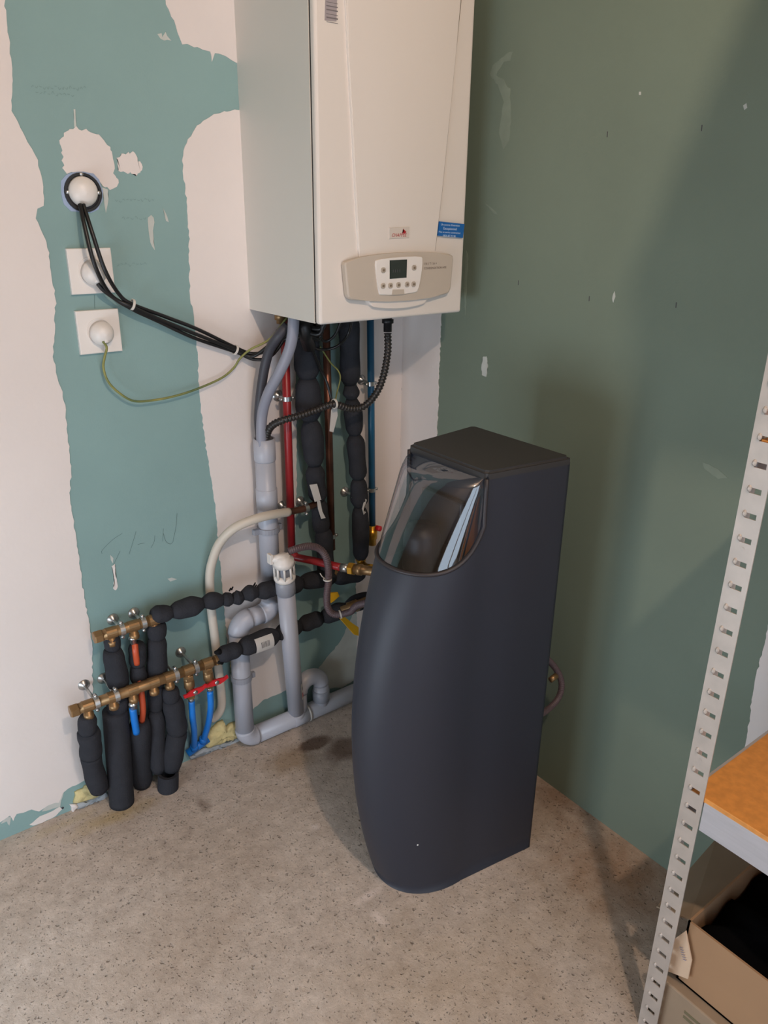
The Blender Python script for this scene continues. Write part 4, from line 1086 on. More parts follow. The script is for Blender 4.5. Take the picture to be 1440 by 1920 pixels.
def wrap_label(name, base, ax, r, a0, a1, h, m, parent):
    vs_, fs_ = [], []
    n_ = 8
    ax = Vector(ax).normalized()
    e1 = (Vector((0, -1, 0)) - ax * ax.dot(Vector((0, -1, 0)))).normalized()
    e2 = ax.cross(e1)
    for k in range(n_ + 1):
        a_ = a0 + (a1 - a0) * k / n_
        for hh in (0, h):
            vs_.append(Vector(base) + (e1 * math.cos(a_) + e2 * math.sin(a_)) * r + ax * hh)
    for k in range(n_):
        fs_.append((2 * k, 2 * k + 2, 2 * k + 3, 2 * k + 1))
    return obj(name, vs_, fs_, m, parent, True)
lb = wrap_label('pipe_label', cpos - dirv * .03, dirv, .0239, .45, 1.35, .062, 'tag_paper', sp)
wrap_label('label_print', cpos - dirv * .024, dirv, .0241, .6, 1.2, .018, 'red_print', lb)
wrap_label('label_print', cpos + dirv * .004, dirv, .0241, .6, 1.2, .012, 'grey_print', lb)

# ------------------------------------------------------------------ hoses under the boiler
tag(tube('condensate_hose', [(-0.4479, -0.1700, 1.1991), (-0.4494, -0.1650, 1.1522), (-0.4531, -0.1500, 1.1089), (-0.4658, -0.1250, 1.0575), (-0.4766, -0.0900, 1.0049), (-0.4784, -0.0600, 0.9512), (-0.4798, -0.0520, 0.8963), (-0.4783, -0.0500, 0.8479)], .0128, 'hose_grey', seg=18, curve=10), 'smooth grey hose from the boiler into the drain pipe', 'hose')
tag(tube('overflow_hose', [(-0.4404, -0.1300, 1.1649), (-0.4606, -0.1200, 1.1414), (-0.4673, -0.0900, 1.1076), (-0.4725, -0.0700, 1.0617), (-0.4773, -0.0550, 1.0022), (-0.4808, -0.0450, 0.9418), (-0.4792, -0.0430, 0.8982), (-0.4766, -0.0420, 0.8524)], .0115, 'hose_dark', seg=18, curve=10), 'smooth dark hose left of the grey hose, entering the drain pipe', 'hose')
bh = thing('corrugated_hose', 'black corrugated hose sweeping across the pipes below the boiler', 'hose', (-.3, -.1, 1))
ribbed('hose_body', [(-0.1999, -0.1900, 1.1348), (-0.1991, -0.1900, 1.0901), (-0.2037, -0.1800, 1.0304), (-0.2149, -0.1650, 0.9851), (-0.2344, -0.1400, 0.9502), (-0.2717, -0.1300, 0.9480), (-0.3162, -0.1250, 0.9640), (-0.3645, -0.1150, 0.9528), (-0.4073, -0.1100, 0.9447), (-0.4463, -0.1000, 0.9378), (-0.4635, -0.0750, 0.9204), (-0.4670, -0.0550, 0.8908), (-0.4691, -0.0500, 0.8531)], .0098, 'hose_ribbed', bh, .0085, .3)
pz = (-0.2003, -0.1900, 1.1613)
lathe('hose_connector', (pz[0], pz[1], BZ), (0, 0, -1), [(0, .022), (.003, .022), (.004, .012), (.02, .010), (.021, .014), (.030, .014), (.031, .010), (.05, .010)], 'black_plastic', bh, 18)
ring('cable_tie', (-0.3143, -0.1270, 0.9655), (1, 0, 0), .0105, .0125, .005, 'tie', bh)
prism('paper_tag', xz([(-0.3144, -0.1150, 0.9483), (-0.2968, -0.1150, 0.9539), (-0.2955, -0.1150, 0.9292), (-0.3089, -0.1150, 0.8886), (-0.3201, -0.1150, 0.8931)]), 'y', -.112, -.1128, 'tag_paper', bh)
wg = 'thin wiring under the boiler'
tag(tube('sensor_wire', [(-0.2696, -0.1400, 1.1656), (-0.2683, -0.1200, 1.1278), (-0.2967, -0.1200, 1.1047), (-0.3176, -0.1000, 1.0949), (-0.3638, -0.1200, 1.1059), (-0.3976, -0.1400, 1.1387), (-0.3956, -0.1500, 1.1758)], .0034, 'cable', seg=8, curve=8), 'thin black wire looping in front of the copper pipe top', 'wire')
tag(tube('sensor_wire', [(-0.3965, -0.1400, 1.1747), (-0.3711, -0.1200, 1.1091), (-0.3370, -0.1000, 1.0517), (-0.3190, -0.1000, 1.0169), (-0.3107, -0.1100, 0.9710), (-0.3081, -0.1200, 0.9592)], .0034, 'cable', seg=8, curve=8), 'thin black wire slanting down to the corrugated hose tie', 'wire')
tag(tube('sensor_wire', [(-0.3073, -0.1500, 1.1694), (-0.3191, -0.1400, 1.1346), (-0.3400, -0.1300, 1.1201), (-0.3669, -0.1400, 1.1422), (-0.3726, -0.1500, 1.1741)], .0034, 'cable', seg=8, curve=8), 'short black wire loop just under the boiler edge', 'wire')
tag(tube('earth_wire', [(-0.3358, -0.1000, 1.1030), (-0.2991, -0.0900, 1.0591), (-0.2771, -0.0900, 1.0369), (-0.2709, -0.0900, 1.0161), (-0.2810, -0.0900, 0.9836), (-0.3047, -0.1150, 0.9631)], .0018, 'wire_gy', seg=8, curve=8), 'thin green-yellow wire hanging beside the copper pipe', 'wire')
bx = thing('cable_junction', 'dark bundle of cable ends tucked under the boiler corner', 'cable bundle', (-0.3900, -0.1400, 1.1502))
for k in range(7):
    rng = random.Random(k)
    q0 = Vector((-0.4383, -0.1000, 1.1248)) + Vector((rng.uniform(-.01, .02), rng.uniform(-.02, .02), rng.uniform(-.01, .03)))
    q2 = Vector((-0.3703, -0.1500, 1.1474)) + Vector((rng.uniform(-.02, .02), rng.uniform(-.03, .03), rng.uniform(-.02, .03)))
    q1 = q0.lerp(q2, .5) + Vector((0, rng.uniform(-.02, .02), rng.uniform(-.02, .02)))
    tube('cable_end', catmull([q0, q1, q2, q2 + Vector((0.005, 0, .05))], 6), .0055, 'cable', bx, 8)
tube('cable_gland', [Vector((-0.4219, -0.1600, 1.1718)), Vector((-0.3785, -0.1200, 1.1098))], .016, 'black_plastic', bx, 12)

rh = thing('ribbed_hose', 'dark ribbed drain hose arching from the air gap to the softener side', 'hose', (-.4, -.1, .5))
ribbed('hose_body', [(-0.4638, -0.1350, 0.6091), (-0.4433, -0.1400, 0.6129), (-0.4053, -0.1400, 0.6102), (-0.3733, -0.1400, 0.5927), (-0.3591, -0.1500, 0.5622), (-0.3551, -0.1500, 0.5069), (-0.3610, -0.1500, 0.4615), (-0.3583, -0.1500, 0.4207), (-0.3431, -0.1600, 0.4007), (-0.3170, -0.1900, 0.4121), (-0.2922, -0.2400, 0.4548)] + [(-.15, -.42, .50), (-.13, -.55, .50), (-.165, -.63, .50), (-.199, -.64, .50)], .0098, 'hose_brown', rh, .005, .12)
ring('cable_tie', (-0.3584, -0.1500, 0.5063), (0, 0, 1), .0102, .0118, .004, 'tie', rh)
tube('tie_tail', [(-0.3696, -0.1620, 0.5130), (-0.3826, -0.1620, 0.5260), (-0.3889, -0.1620, 0.5371)], .0014, 'tie', rh, 6)
ring('cable_tie', (-0.3326, -0.1700, 0.4018), (1, -.4, .2), .0105, .012, .004, 'tie', rh)

# ------------------------------------------------------------------ manifolds
ML, MU = .342, .462
lm = thing('brass_manifold', 'long brass manifold bar with two red-handled valves, lower one', 'manifold', (-.83, -.09, .3), 'brass manifolds')
la, lbv = (-1.0047, -0.0900, 0.3415), (-0.6620, -0.0900, 0.3424)
zl_ = (la[2] + lbv[2]) / 2
tube('manifold_bar', [(la[0], -.09, zl_), (lbv[0], -.09, zl_)], .0128, 'brass', lm, 18)
hexnut('end_cap', (la[0] - .008, -.09, zl_), (1, 0, 0), .0158, .02, 'brass', lm)
hexnut('end_cap', (lbv[0] + .006, -.09, zl_), (1, 0, 0), .0155, .018, 'brass', lm)
for (q, w_) in (((-0.9628, -0.0900, 0.3470), (-0.9684, 0.0000, 0.3482)), ((-0.9166, -0.0900, 0.3483), (-0.9203, 0.0000, 0.3456)), ((-0.7166, -0.0900, 0.3491), (-0.7167, 0.0000, 0.3489)), ((-0.7688, -0.0900, 0.3462), (-0.7700, 0.0000, 0.3466))):
    bracket(lm, (q[0], 0, zl_), (q[0], -.09, zl_), (1, 0, 0), .0128)
for q in ((-0.9830, -0.0900, 0.3321), (-0.9243, -0.0900, 0.3367), (-0.8770, -0.0900, 0.3364), (-0.8259, -0.0900, 0.3337), (-0.7862, -0.0900, 0.3376), (-0.7373, -0.0900, 0.3400), (-0.6855, -0.0900, 0.3419)):
    ring('bar_band', (q[0], -.09, zl_), (1, 0, 0), .0126, .0142, .024, 'brass', lm, 18)
    lathe('outlet', (q[0], -.09, zl_ - .008), (0, 0, -1), [(0, .0095), (.012, .0095), (.0125, .0118), (.024, .0118), (.025, .009)], 'brass', lm, 14)
um = thing('brass_manifold', 'short brass manifold bar partly under black foam, upper one', 'manifold', (-.85, -.06, .45), 'brass manifolds')
ua, ub = (-0.9223, -0.0600, 0.4942), (-0.7738, -0.0600, 0.4893)
zu_ = (ua[2] + ub[2]) / 2
tube('manifold_bar', [(ua[0], -.06, zu_), (ub[0], -.06, zu_)], .0128, 'brass', um, 18)
hexnut('end_cap', (ua[0] - .008, -.06, zu_), (1, 0, 0), .0158, .02, 'brass', um)
for q in ((-0.8753, -0.0600, 0.4920), (-0.8238, -0.0600, 0.4930)):
    bracket(um, (q[0], 0, zu_), (q[0], -.06, zu_), (1, 0, 0), .0128)
for q in ((-0.9006, -0.0600, 0.4894), (-0.8480, -0.0600, 0.4854), (-0.7983, -0.0600, 0.4858)):
    ring('bar_band', (q[0], -.06, zu_), (1, 0, 0), .0126, .0142, .024, 'brass', um, 18)
    lathe('outlet', (q[0], -.06, zu_ - .008), (0, 0, -1), [(0, .0095), (.012, .0095), (.0125, .0118), (.024, .0118), (.025, .009)], 'brass', um, 14)

hi = thing('insulated_run', 'black foam insulated pipe from the upper manifold to the right', 'insulated pipe', (-.6, -.06, .46), 'insulated manifold feeds')
segs('foam_section', [(-0.8013, -0.0600, 0.5072), (-0.7522, -0.0620, 0.4977), (-0.6740, -0.0680, 0.5002), (-0.6239, -0.0740, 0.4943), (-0.5987, -0.0800, 0.4965), (-0.5729, -0.0850, 0.4967), (-0.5346, -0.0900, 0.4945), (-0.4709, -0.0880, 0.4927), (-0.3903, -0.0700, 0.4738), (-0.2801, -0.0600, 0.4518), (-0.1787, -0.0600, 0.4339)], [.0225, .0245, .022, .021, .021, .0215, .0225, .024, .024, .024], 'foam', hi)
for i, q in enumerate([(-0.6061, -0.0800, 0.5184), (-0.6001, -0.0800, 0.5196), (-0.5347, -0.0800, 0.5057), (-0.5374, -0.0800, 0.5126)]):
    lathe('tie_stub', q, (.3, -.4, 1), [(0, .0022), (.010, .0018)], 'foam_in', hi, 6)
lo_i = thing('insulated_run', 'black foam insulated pipe with a barcode sticker from the lower manifold', 'insulated pipe', (-.55, -.09, .34), 'insulated manifold feeds')
segs('foam_section', [(-0.6578, -0.0950, 0.3528), (-0.5946, -0.0980, 0.3561), (-0.4804, -0.0880, 0.3522), (-0.3968, -0.0650, 0.3389), (-0.3263, -0.0700, 0.3444), (-0.2563, -0.0900, 0.3644), (-0.1847, -0.1200, 0.3854)], [.0225, .0265, .0235, .0235, .024, .024], 'foam', lo_i)
for q in ((-0.6532, -0.1000, 0.3692), (-0.6494, -0.1000, 0.3396)):
    tube('torn_flap', [Vector(q), Vector(q) + Vector((-.014, -.002, .004))], [.009, .004], 'foam_in', lo_i, 8)
lbl0, lbl1 = Vector((-0.5639, -0.0950, 0.3546)), Vector((-0.5096, -0.0910, 0.3526))
bl = wrap_label('barcode_sticker', lbl0, lbl1 - lbl0, .0290, -.15 - math.pi / 4, .55, (lbl1 - lbl0).length, 'tag_paper', lo_i)
for k in range(7):
    wrap_label('barcode_bar', lbl0.lerp(lbl1, .28 + .07 * k), lbl1 - lbl0, .0292, -.45, .1, .0016, 'ink', bl)

def dropper(label, nodes, radii, extra=None):
    t = thing('insulated_dropper', label, 'insulated pipe', nodes[-1], 'insulated pipes below the manifolds')
    segs('foam_section', nodes, radii, 'foam', t, .74)
    return t
da = dropper('black foam insulated pipe with the widest blunt foot on the floor', [(-0.9002, -0.0520, 0.4797), (-0.9009, -0.0520, 0.4425), (-0.8965, -0.0520, 0.3278), (-0.9139, -0.0520, 0.2567)], [.020, .0255, .026])
fa = (-0.9276, -0.0210, 0.0000)
tp = (-0.9137, -0.0550, 0.2786)
vs, fs = tube_data(resample([tp, Vector(tp).lerp(Vector((fa[0], -.05, 0.0)), .5), (fa[0], -.05, 0.0005)], .01), .0305, 22)
obj('foam_section', vs, fs, 'foam', da, True)
db = dropper('black foam insulated pipe at the far left end of the lower manifold', [(-0.9852, -0.0850, 0.3123), (-0.9899, -0.0850, 0.2664)], [.0225])
segs('foam_section', [(-0.9888, -0.0820, 0.2671), (-0.9882, -0.0700, 0.1930), (-0.9750, -0.0450, 0.0677)], [.026, .0245], 'foam', db, .97)
dc = dropper('black foam sleeve around the orange pipe, rounded foot', [(-0.8410, -0.0520, 0.4383), (-0.8463, -0.0520, 0.3776), (-0.8466, -0.0520, 0.3259)], [.021, .020])
segs('foam_section', [(-0.8604, -0.0600, 0.2267), (-0.8620, -0.0206, 0.0050)], [.0265], 'foam', dc, .8)
dd = dropper('slim black foam insulated pipe hanging from the right end of the upper manifold', [(-0.7904, -0.0550, 0.4779), (-0.7931, -0.0550, 0.4374), (-0.8063, -0.0550, 0.3066), (-0.8146, -0.0550, 0.2388), (-0.8276, -0.0550, 0.0526)], [.025, .0245, .021, .020])
de = dropper('bulging black foam insulated pipe next to the red-handled valves', [(-0.7816, -0.0850, 0.3052), (-0.7824, -0.0850, 0.2678)], [.022])
segs('foam_section', [(-0.7821, -0.0850, 0.2708), (-0.7735, -0.0750, 0.1641), (-0.7952, -0.0600, 0.0500)], [.026, .027], 'foam', de, .86)

# orange and blue pipes between the sleeves
op = thing('orange_pipe', 'orange plastic pipe dropping from the upper manifold into a foam sleeve', 'pipe', (-0.8575, -0.0800, 0.2875))
q = (-0.8513, -0.0620, 0.4615)
lathe('crimp_fitting', (q[0], -.06, q[2] + .006), (0, 0, -1), [(0, .008), (.006, .011), (.008, .011), (.009, .0075), (.022, .0075)], 'steel', op, 14)
tube('pipe_run', [(-0.8495, -0.0620, 0.4433), (-0.8529, -0.0700, 0.4280), (-0.8515, -0.0660, 0.3914)], .0075, 'orange_pex', op, curve=6)
tube('pipe_run', [(-0.8508, -0.0650, 0.3454), (-0.8525, -0.0750, 0.3164), (-0.8547, -0.0780, 0.2695), (-0.8567, -0.0650, 0.2281)], .0075, 'orange_pex', op, curve=6)
sb = thing('blue_pipe_stub', 'short blue plastic pipe under the lower manifold entering a foam sleeve', 'pipe', (-0.8812, -0.0880, 0.2560))
q = (-0.8804, -0.0900, 0.3060)
lathe('crimp_fitting', (q[0], -.09, q[2] + .004), (0, 0, -1), [(0, .008), (.006, .011), (.008, .011), (.009, .008), (.02, .008)], 'steel', sb, 14)
tube('pipe_run', [(-0.8820, -0.0900, 0.2914), (-0.8806, -0.0860, 0.2545), (-0.8762, -0.0750, 0.2080)], .0085, 'blue_pex', sb, curve=6)

def valve(px_top, px_h, px_bot, label, path, plabel, tilt):
    t = thing('ball_valve', label, 'valve', px_h, 'red-handled ball valves')
    a_, h_, b_ = Vector(px_top), Vector(px_h), Vector(px_bot)
    d_ = (b_ - a_).normalized()
    hexnut('union_nut', a_ + d_ * .006, d_, .0135, .014, 'brass', t)
    lathe('valve_body', a_ + d_ * .012, d_, [(0, .010), (.004, .013), (.022, .0135), (.026, .010), (.040, .010)], 'brass', t, 14)
    hexnut('lower_nut', b_ - d_ * .004, d_, .0115, .012, 'brass', t)
    lathe('crimp_sleeve', b_, d_, [(0, .0075), (.012, .0075)], 'steel', t, 12)
    # butterfly handle in front of the body
    hc = h_ + Vector((0, -.012, 0))
    wing = Vector((math.cos(tilt), -.12, math.sin(tilt)))
    nrm = Vector((-math.sin(tilt), 0, math.cos(tilt)))
    pts = []
    for (u, v) in ((-.029, .004), (-.020, .003), (-.008, .008), (.008, .008), (.020, .006), (.030, .010), (.031, .002), (.020, -.004), (.008, -.008), (-.008, -.008), (-.020, -.006), (-.029, -.005)):
        q_ = hc + wing * u + nrm * v
        pts.append(q_)
    n_ = len(pts)
    vs_ = pts + [p + Vector((0, -.005, 0)) for p in pts]
    fs_ = [tuple(range(n_)), tuple(reversed(range(n_, 2 * n_)))] + [(i, (i + 1) % n_, n_ + (i + 1) % n_, n_ + i) for i in range(n_)]
    obj('red_handle', vs_, fs_, 'red_handle', t)
    lathe('handle_screw', hc + Vector((0, -.004, 0)), (0, -1, 0), [(0, .0058), (.003, .0058), (.004, .003)], 'steel', t, 12)
    lathe('handle_stem', h_ + Vector((0, .004, 0)), (0, -1, 0), [(0, .005), (.02, .005)], 'brass', t, 10)
    pth = thing('blue_pipe', plabel, 'pipe', path[-1])
    tube('pipe_run', path, .0082, 'blue_pex', pth, curve=8)
valve((-0.7370, -0.0900, 0.3274), (-0.7301, -0.0920, 0.2848), (-0.7355, -0.0900, 0.2620), 'brass ball valve with red butterfly handle, nearer the foam pipes', [(-0.7350, -0.0900, 0.2506), (-0.7345, -0.0850, 0.1971), (-0.7222, -0.0550, 0.1282), (-0.7133, -0.0220, 0.0548)], 'blue plastic pipe below the left red-handled valve', .16)
valve((-0.6851, -0.0900, 0.3291), (-0.6714, -0.0920, 0.2898), (-0.6836, -0.0900, 0.2727), 'brass ball valve with red butterfly handle at the right manifold end', [(-0.6833, -0.0900, 0.2580), (-0.6833, -0.0850, 0.2077), (-0.6804, -0.0550, 0.1383), (-0.6844, -0.0220, 0.0659)], 'blue plastic pipe below the right red-handled valve', .06)
bsl = thing('blue_sleeve', 'blue plastic sleeve lying along the foot of the wall', 'sleeve', (-0.7010, -0.0140, 0.0474))
tube('sleeve_body', [(-0.7314, -0.0140, 0.0353), (-0.6689, -0.0140, 0.0554)], .0105, 'blue_pex', bsl, 14)
for q in ((-0.7126, -0.0200, 0.0532), (-0.6851, -0.0200, 0.0650)):
    lathe('sleeve_collar', q, (0, -.1, 1), [(-.010, .011), (.006, .011), (.007, .0088)], 'blue_pex', bsl, 14)

fr_ = thing('foam_offcut', 'short open offcut of black foam tube on the floor', 'foam tube', (-0.8139, -0.0791, 0.0000))
c = Vector((-0.8107, -0.0716, 0.0000))
ring('tube_wall', c + Vector((0, 0, .025)), (.08, -.05, 1), .0185, .0265, .05, 'foam', fr_, 26)

# brass valves and yellow levers beside the softener
gv = thing('lever_valve', 'brass valve with a short yellow lever behind the ribbed hose', 'valve', (-0.2985, -0.1000, 0.4291), 'yellow-lever valves')
lathe('valve_body', (-0.3211, -0.0550, 0.4585), (1, 0, 0), [(0, .012), (.02, .012), (.021, .016), (.06, .016), (.061, .012), (.09, .012)], 'brass', gv, 14)
prism('yellow_lever', xz([(-0.3179, -0.1000, 0.4318), (-0.2915, -0.1000, 0.4253), (-0.2863, -0.1000, 0.4120), (-0.3060, -0.1000, 0.4033), (-0.3149, -0.1000, 0.3995), (-0.3200, -0.1000, 0.4127)]), 'y', -.095, -.100, 'yellow_handle', gv, .001)
gw = thing('lever_valve', 'brass valve with a long yellow lever slanting down beside the softener', 'valve', (-0.2822, -0.1400, 0.3582), 'yellow-lever valves')
lv = [(-0.3225, -0.1500, 0.3927), (-0.3103, -0.1500, 0.3821), (-0.2803, -0.1500, 0.3487), (-0.2585, -0.1500, 0.3278), (-0.2586, -0.1500, 0.3004), (-0.2732, -0.1500, 0.3090), (-0.3018, -0.1500, 0.3493), (-0.3261, -0.1500, 0.3840)]
prism('yellow_lever', xz(lv), 'y', -.145, -.152, 'yellow_handle', gw, .001)
lathe('valve_body', (-0.2882, -0.1100, 0.3702), (1, -.3, .25), [(0, .013), (.02, .013), (.021, .017), (.05, .017), (.051, .013), (.10, .013)], 'brass', gw, 14)
bo = thing('brass_elbow', 'brass elbow below the insulated pipe, half behind the softener', 'pipe fitting', (-0.1986, -0.1000, 0.4905))
tube('elbow_body', [(-0.1791, -0.0500, 0.4777), (-0.1806, -0.0600, 0.4650), (-0.1894, -0.0900, 0.4691), (-0.2004, -0.1300, 0.4845)], .0125, 'brass_bright', bo, curve=6)
hexnut('nut', (-0.1791, -0.0500, 0.4810), (0, 0, 1), .016, .014, 'brass_bright', bo)

# hose behind the softener
sh_ = thing('loop_hose', 'brown ribbed hose looping out behind the softener', 'hose', (-0.1000, -0.7230, 0.3865))
ribbed('hose_body', [(-0.1930, -0.7195, 0.5099), (-0.1200, -0.7018, 0.4541), (-0.0800, -0.7050, 0.4056), (-0.0700, -0.7124, 0.3686), (-0.0800, -0.7136, 0.3358), (-0.1200, -0.7171, 0.3233), (-0.1930, -0.7379, 0.3439)], .0078, 'hose_brown', sh_, .005, .12)
lathe('brass_tail', (-0.1300, -0.7248, 0.4142), (1, 0, .2), [(0, .007), (.02, .007)], 'brass', sh_, 10)

# ------------------------------------------------------------------ shelving unit
PXF, PY0, PY1 = -0.36, -1.189, -1.224
shelf = thing('shelving_unit', 'galvanised slotted shelving unit with orange chipboard shelves along the right wall', 'shelf', (-.18, -1.6, 0))
PITCH_S = .0362
def post(x, y_in, y_out, sx, name='post'):
    """L-profile upright: face in the plane x, slots punched through, flange along sx"""
    bm = bmesh.new()
    H = 1.645
    sgn = 1 if y_out > y_in else -1
    w = abs(y_out - y_in)
    def Y(u):
        return y_in + sgn * u
    th = .0018
    nsl = int(H / PITCH_S)
    us = [0, w * .30, w * .78, w]
    def quad(a, b, z0, z1, xx):
        bm.faces.new([bm.verts.new((xx, Y(a), z0)), bm.verts.new((xx, Y(b), z0)), bm.verts.new((xx, Y(b), z1)), bm.verts.new((xx, Y(a), z1))])
    for xx in (x, x + sx * th):
        quad(us[0], us[1], 0, H, xx)
        quad(us[2], us[3], 0, H, xx)
        for k in range(nsl + 1):
            z0 = k * PITCH_S - PITCH_S + .021 if k else 0
            z0 = max(0, z0)
            z1 = min(k * PITCH_S + .013, H)
            quad(us[1], us[2], z0, z1, xx)
    for (yy) in (Y(0), Y(w)):
        bm.faces.new([bm.verts.new((x, yy, 0)), bm.verts.new((x + sx * th, yy, 0)), bm.verts.new((x + sx * th, yy, H)), bm.verts.new((x, yy, H))])
    # slot rims and pressed tongues
    for k in range(nsl):
        za, zb_ = k * PITCH_S + .013, k * PITCH_S + .021
        if zb_ > H:
            break
        for zz in (za, zb_):
            bm.faces.new([bm.verts.new((x, Y(us[1]), zz)), bm.verts.new((x, Y(us[2]), zz)), bm.verts.new((x + sx * th, Y(us[2]), zz)), bm.verts.new((x + sx * th, Y(us[1]), zz))])
        # tongue: a small rounded bump left of the slot
        cy, cz_ = Y(w * .30), (za + zb_) / 2 + .002
        prev = None
        rings_ = []
        for (rr_, hh) in ((.0042, 0), (.0036, .0016), (.0018, .0026)):
            rings_.append([bm.verts.new((x - sx * hh, cy + rr_ * math.cos(2 * math.pi * j / 8) * .8, cz_ + rr_ * 1.25 * math.sin(2 * math.pi * j / 8))) for j in range(8)])
        for a_, b_ in zip(rings_, rings_[1:]):
            for j in range(8):
                bm.faces.new((a_[j], a_[(j + 1) % 8], b_[(j + 1) % 8], b_[j]))
        bm.faces.new(rings_[-1])
        if k % 5 == 2:
            hz = za - .009
            hy = Y(w * .5)
            bm.faces.new([bm.verts.new((x - sx * .0004, hy + .0025 * math.cos(2 * math.pi * j / 8), hz + .0025 * math.sin(2 * math.pi * j / 8))) for j in range(8)])
    # flange
    for yy in (Y(0), Y(th)):
        bm.faces.new([bm.verts.new((x, yy, 0)), bm.verts.new((x + sx * w, yy, 0)), bm.verts.new((x + sx * w, yy, H)), bm.verts.new((x, yy, H))])
    return bobj(name, bm, 'galva', shelf)
LEN = 0.90
post(PXF, PY0, PY1, 1)
post(PXF, PY0 - LEN, PY0 - LEN + .035, 1)
post(-.004, PY0, PY1, -1)
post(-.004, PY0 - LEN, PY0 - LEN + .035, -1)
for zt_ in (0.548, 1.13, 1.62):
    box('beam', (PXF + .002, PY0 - LEN + .03, zt_ - .056), (PXF + .012, PY1 - .001, zt_), 'beam', shelf, .001)
    box('beam', (-.016, PY0 - LEN + .03, zt_ - .056), (-.006, PY1 - .001, zt_), 'beam', shelf, .001)
    box('beam', (PXF + .004, PY0 - .012, zt_ - .056), (-.008, PY0 - .003, zt_), 'beam', shelf, .001)
    box('beam', (PXF + .004, PY0 - LEN + .003, zt_ - .056), (-.008, PY0 - LEN + .012, zt_), 'beam', shelf, .001)
    box('shelf_board', (PXF + .003, PY0 - LEN + .012, zt_ - .002), (-.006, PY0 - .012, zt_ + .008), 'osb', shelf, .001)

# unseen carton added on the top shelf to cast the diagonal wall shadow
ob = thing('shadow_carton', 'brown unseen carton on the top shelf, slanted to cast the diagonal wall shadow', 'box', (-.3, -1.6, 1.63))
prism('carton_body', [(-1.36, 1.629), (-1.318, 1.79), (-1.41, 2.05), (-1.47, 2.2), (-1.9, 2.2), (-1.9, 1.629)], 'x', -.02, -.488, 'card', ob)

# ------------------------------------------------------------------ cardboard box under the shelf
def sheet(name, pts, th, m, parent, nrm):
    n_ = len(pts)
    P_ = [Vector(p) for p in pts]
    N = Vector(nrm).normalized() * th
    vs_ = P_ + [p + N for p in P_]
    fs_ = [tuple(range(n_)), tuple(reversed(range(n_, 2 * n_)))] + [(i, (i + 1) % n_, n_ + (i + 1) % n_, n_ + i) for i in range(n_)]
    return obj(name, vs_, fs_, m, parent)
cbx = thing('cardboard_box', 'open brown cardboard box with raised flaps under the shelf', 'box', (-.2, -1.4, 0))
KX0, KX1, KY0, KY1, KZ = -.325, -.05, -1.225, -1.62, .27
sheet('front_panel', [(KX0, KY0, 0.13), (KX0, KY1, 0.13), (KX0, KY1, KZ), (KX0, KY0, KZ)], .004, 'card', cbx, (1, 0, 0))
sheet('end_panel', [(KX0, KY0, 0.13), (KX1, KY0, 0.13), (KX1, KY0, KZ), (KX0, KY0, KZ)], .004, 'card', cbx, (0, -1, 0))
sheet('rear_panel', [(KX1, KY0, 0.13), (KX1, KY1, 0.13), (KX1, KY1, KZ), (KX1, KY0, KZ)], .004, 'card', cbx, (-1, 0, 0))
sheet('end_panel', [(KX0, KY1, 0.13), (KX1, KY1, 0.13), (KX1, KY1, KZ), (KX0, KY1, KZ)], .004, 'card', cbx, (0, 1, 0))
sheet('base_panel', [(KX0, KY0, 0.13), (KX1, KY0, 0.13), (KX1, KY1, 0.13), (KX0, KY1, 0.13)], .004, 'card', cbx, (0, 0, 1))
sheet('rear_flap', [(KX1, KY0, KZ), (KX1, KY1, KZ), (KX1 + .03, KY1, KZ + .14), (KX1 + .03, KY0 - .01, KZ + .14)], .004, 'card_grey', cbx, (-1, 0, 0))
pf = sheet('torn_flap', [(-0.3340, -1.2097, 0.1416), (-0.3340, -1.2100, 0.2164), (-0.3320, -1.2283, 0.2557), (-0.3320, -1.2395, 0.2270), (-0.3320, -1.2487, 0.2040), (-0.3330, -1.2496, 0.1610)], .003, 'card_pale', cbx, (-1, 0, 0))
for k in range(6):
    a_ = Vector((-0.3376, -1.2252, 0.2158)) + Vector((0, -.002 * k, -.004 * k))
    sheet('ink_scribble', [a_, a_ + Vector((0, -.006, .003)), a_ + Vector((0, -.006, .0042)), a_ + Vector((0, 0, .0012))], .0004, 'scribble', pf, (-1, 0, 0))
sheet('end_flap', [(KX0 + .005, KY0, KZ), (KX1, KY0, KZ), (KX1 - .01, KY0 + .095, KZ - .045), (KX0 + .03, KY0 + .075, KZ - .055)], .003, 'card_grey', cbx, (0, 0, -1))
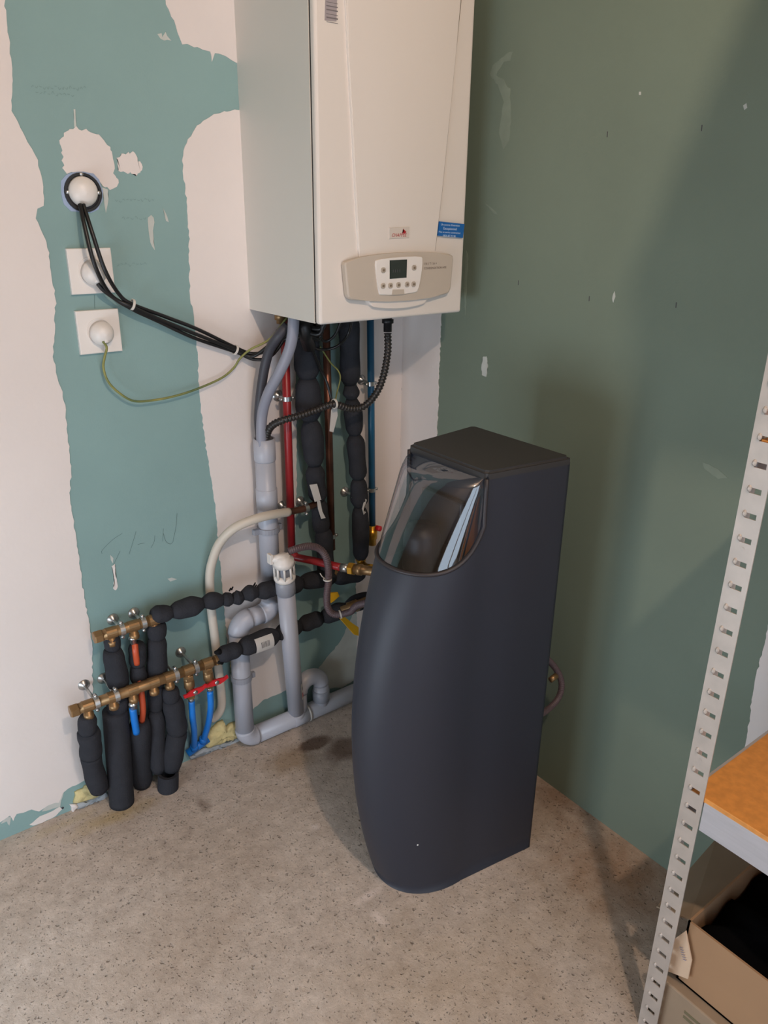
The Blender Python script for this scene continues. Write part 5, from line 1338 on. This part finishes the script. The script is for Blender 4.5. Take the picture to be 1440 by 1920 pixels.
# black cloth heaped in the box
bm = bmesh.new()
rng = random.Random(5)
NX, NY = 16, 22
grid = [[None] * (NY + 1) for _ in range(NX + 1)]
for i in range(NX + 1):
    for j in range(NY + 1):
        u, v = i / NX, j / NY
        x_ = KX0 + .008 + (KX1 - KX0 - .016) * u
        y_ = KY0 - .008 + (KY1 - KY0 + .016) * v
        e = min(1, 6 * min(u, 1 - u, v * 1.4, 1 - v))
        z_ = KZ - .045 + .06 * e * (.55 + .45 * math.sin(5.1 * u + 1.2) * math.cos(6.3 * v)) + .012 * math.sin(17 * u + 9 * v) + rng.uniform(-.004, .004)
        grid[i][j] = bm.verts.new((x_, y_, z_))
for i in range(NX):
    for j in range(NY):
        bm.faces.new((grid[i][j], grid[i + 1][j], grid[i + 1][j + 1], grid[i][j + 1]))
ext = bmesh.ops.extrude_face_region(bm, geom=list(bm.faces))
for v in [g for g in ext['geom'] if isinstance(g, bmesh.types.BMVert)]:
    v.co.z = .136
tag(bobj('black_cloth', bm, 'black_cloth', None, True), 'black cloth heaped inside the open cardboard box', 'cloth')
c2 = thing('carton', 'flat printed carton on the floor under the open cardboard box', 'box', (-.2, -1.4, 0))
box('carton_body', (-.345, -1.66, .0), (-.03, -1.205, .128), 'card_grey', c2, .003)
for (z0, z1, y0, y1) in ((.095, .101, -1.26, -1.36), (.083, .089, -1.26, -1.40), (.070, .075, -1.27, -1.42), (.045, .065, -1.30, -1.34)):
    box('carton_print', (-.3458, y1, z0), (-.3448, y0, z1), 'card_print', c2)

# ------------------------------------------------------------------ bare bulb hanging from the ceiling behind the camera
bulb = thing('ceiling_bulb', 'bare warm bulb hanging from the ceiling on a short cord', 'lamp', BULB)
tube('cord', [(BULB[0], BULB[1], BULB[2] + .10), (BULB[0], BULB[1], CEIL)], .004, 'bulb', bulb, 8)
lathe('bulb_holder', (BULB[0], BULB[1], BULB[2] + .055), (0, 0, 1), [(0, .018), (.04, .020), (.055, .008)], 'bulb', bulb, 16)
pl = bpy.data.lights.new('bulb_light', 'POINT')
pl.energy = BULB_POWER
pl.color = (1.0, 0.76, 0.58)
pl.shadow_soft_size = 0.03
plo = bpy.data.objects.new('bulb_light', pl)
COL.objects.link(plo)
plo.location = BULB
plo.parent = bulb
plo.matrix_parent_inverse = Matrix.Translation(-Vector(BULB))
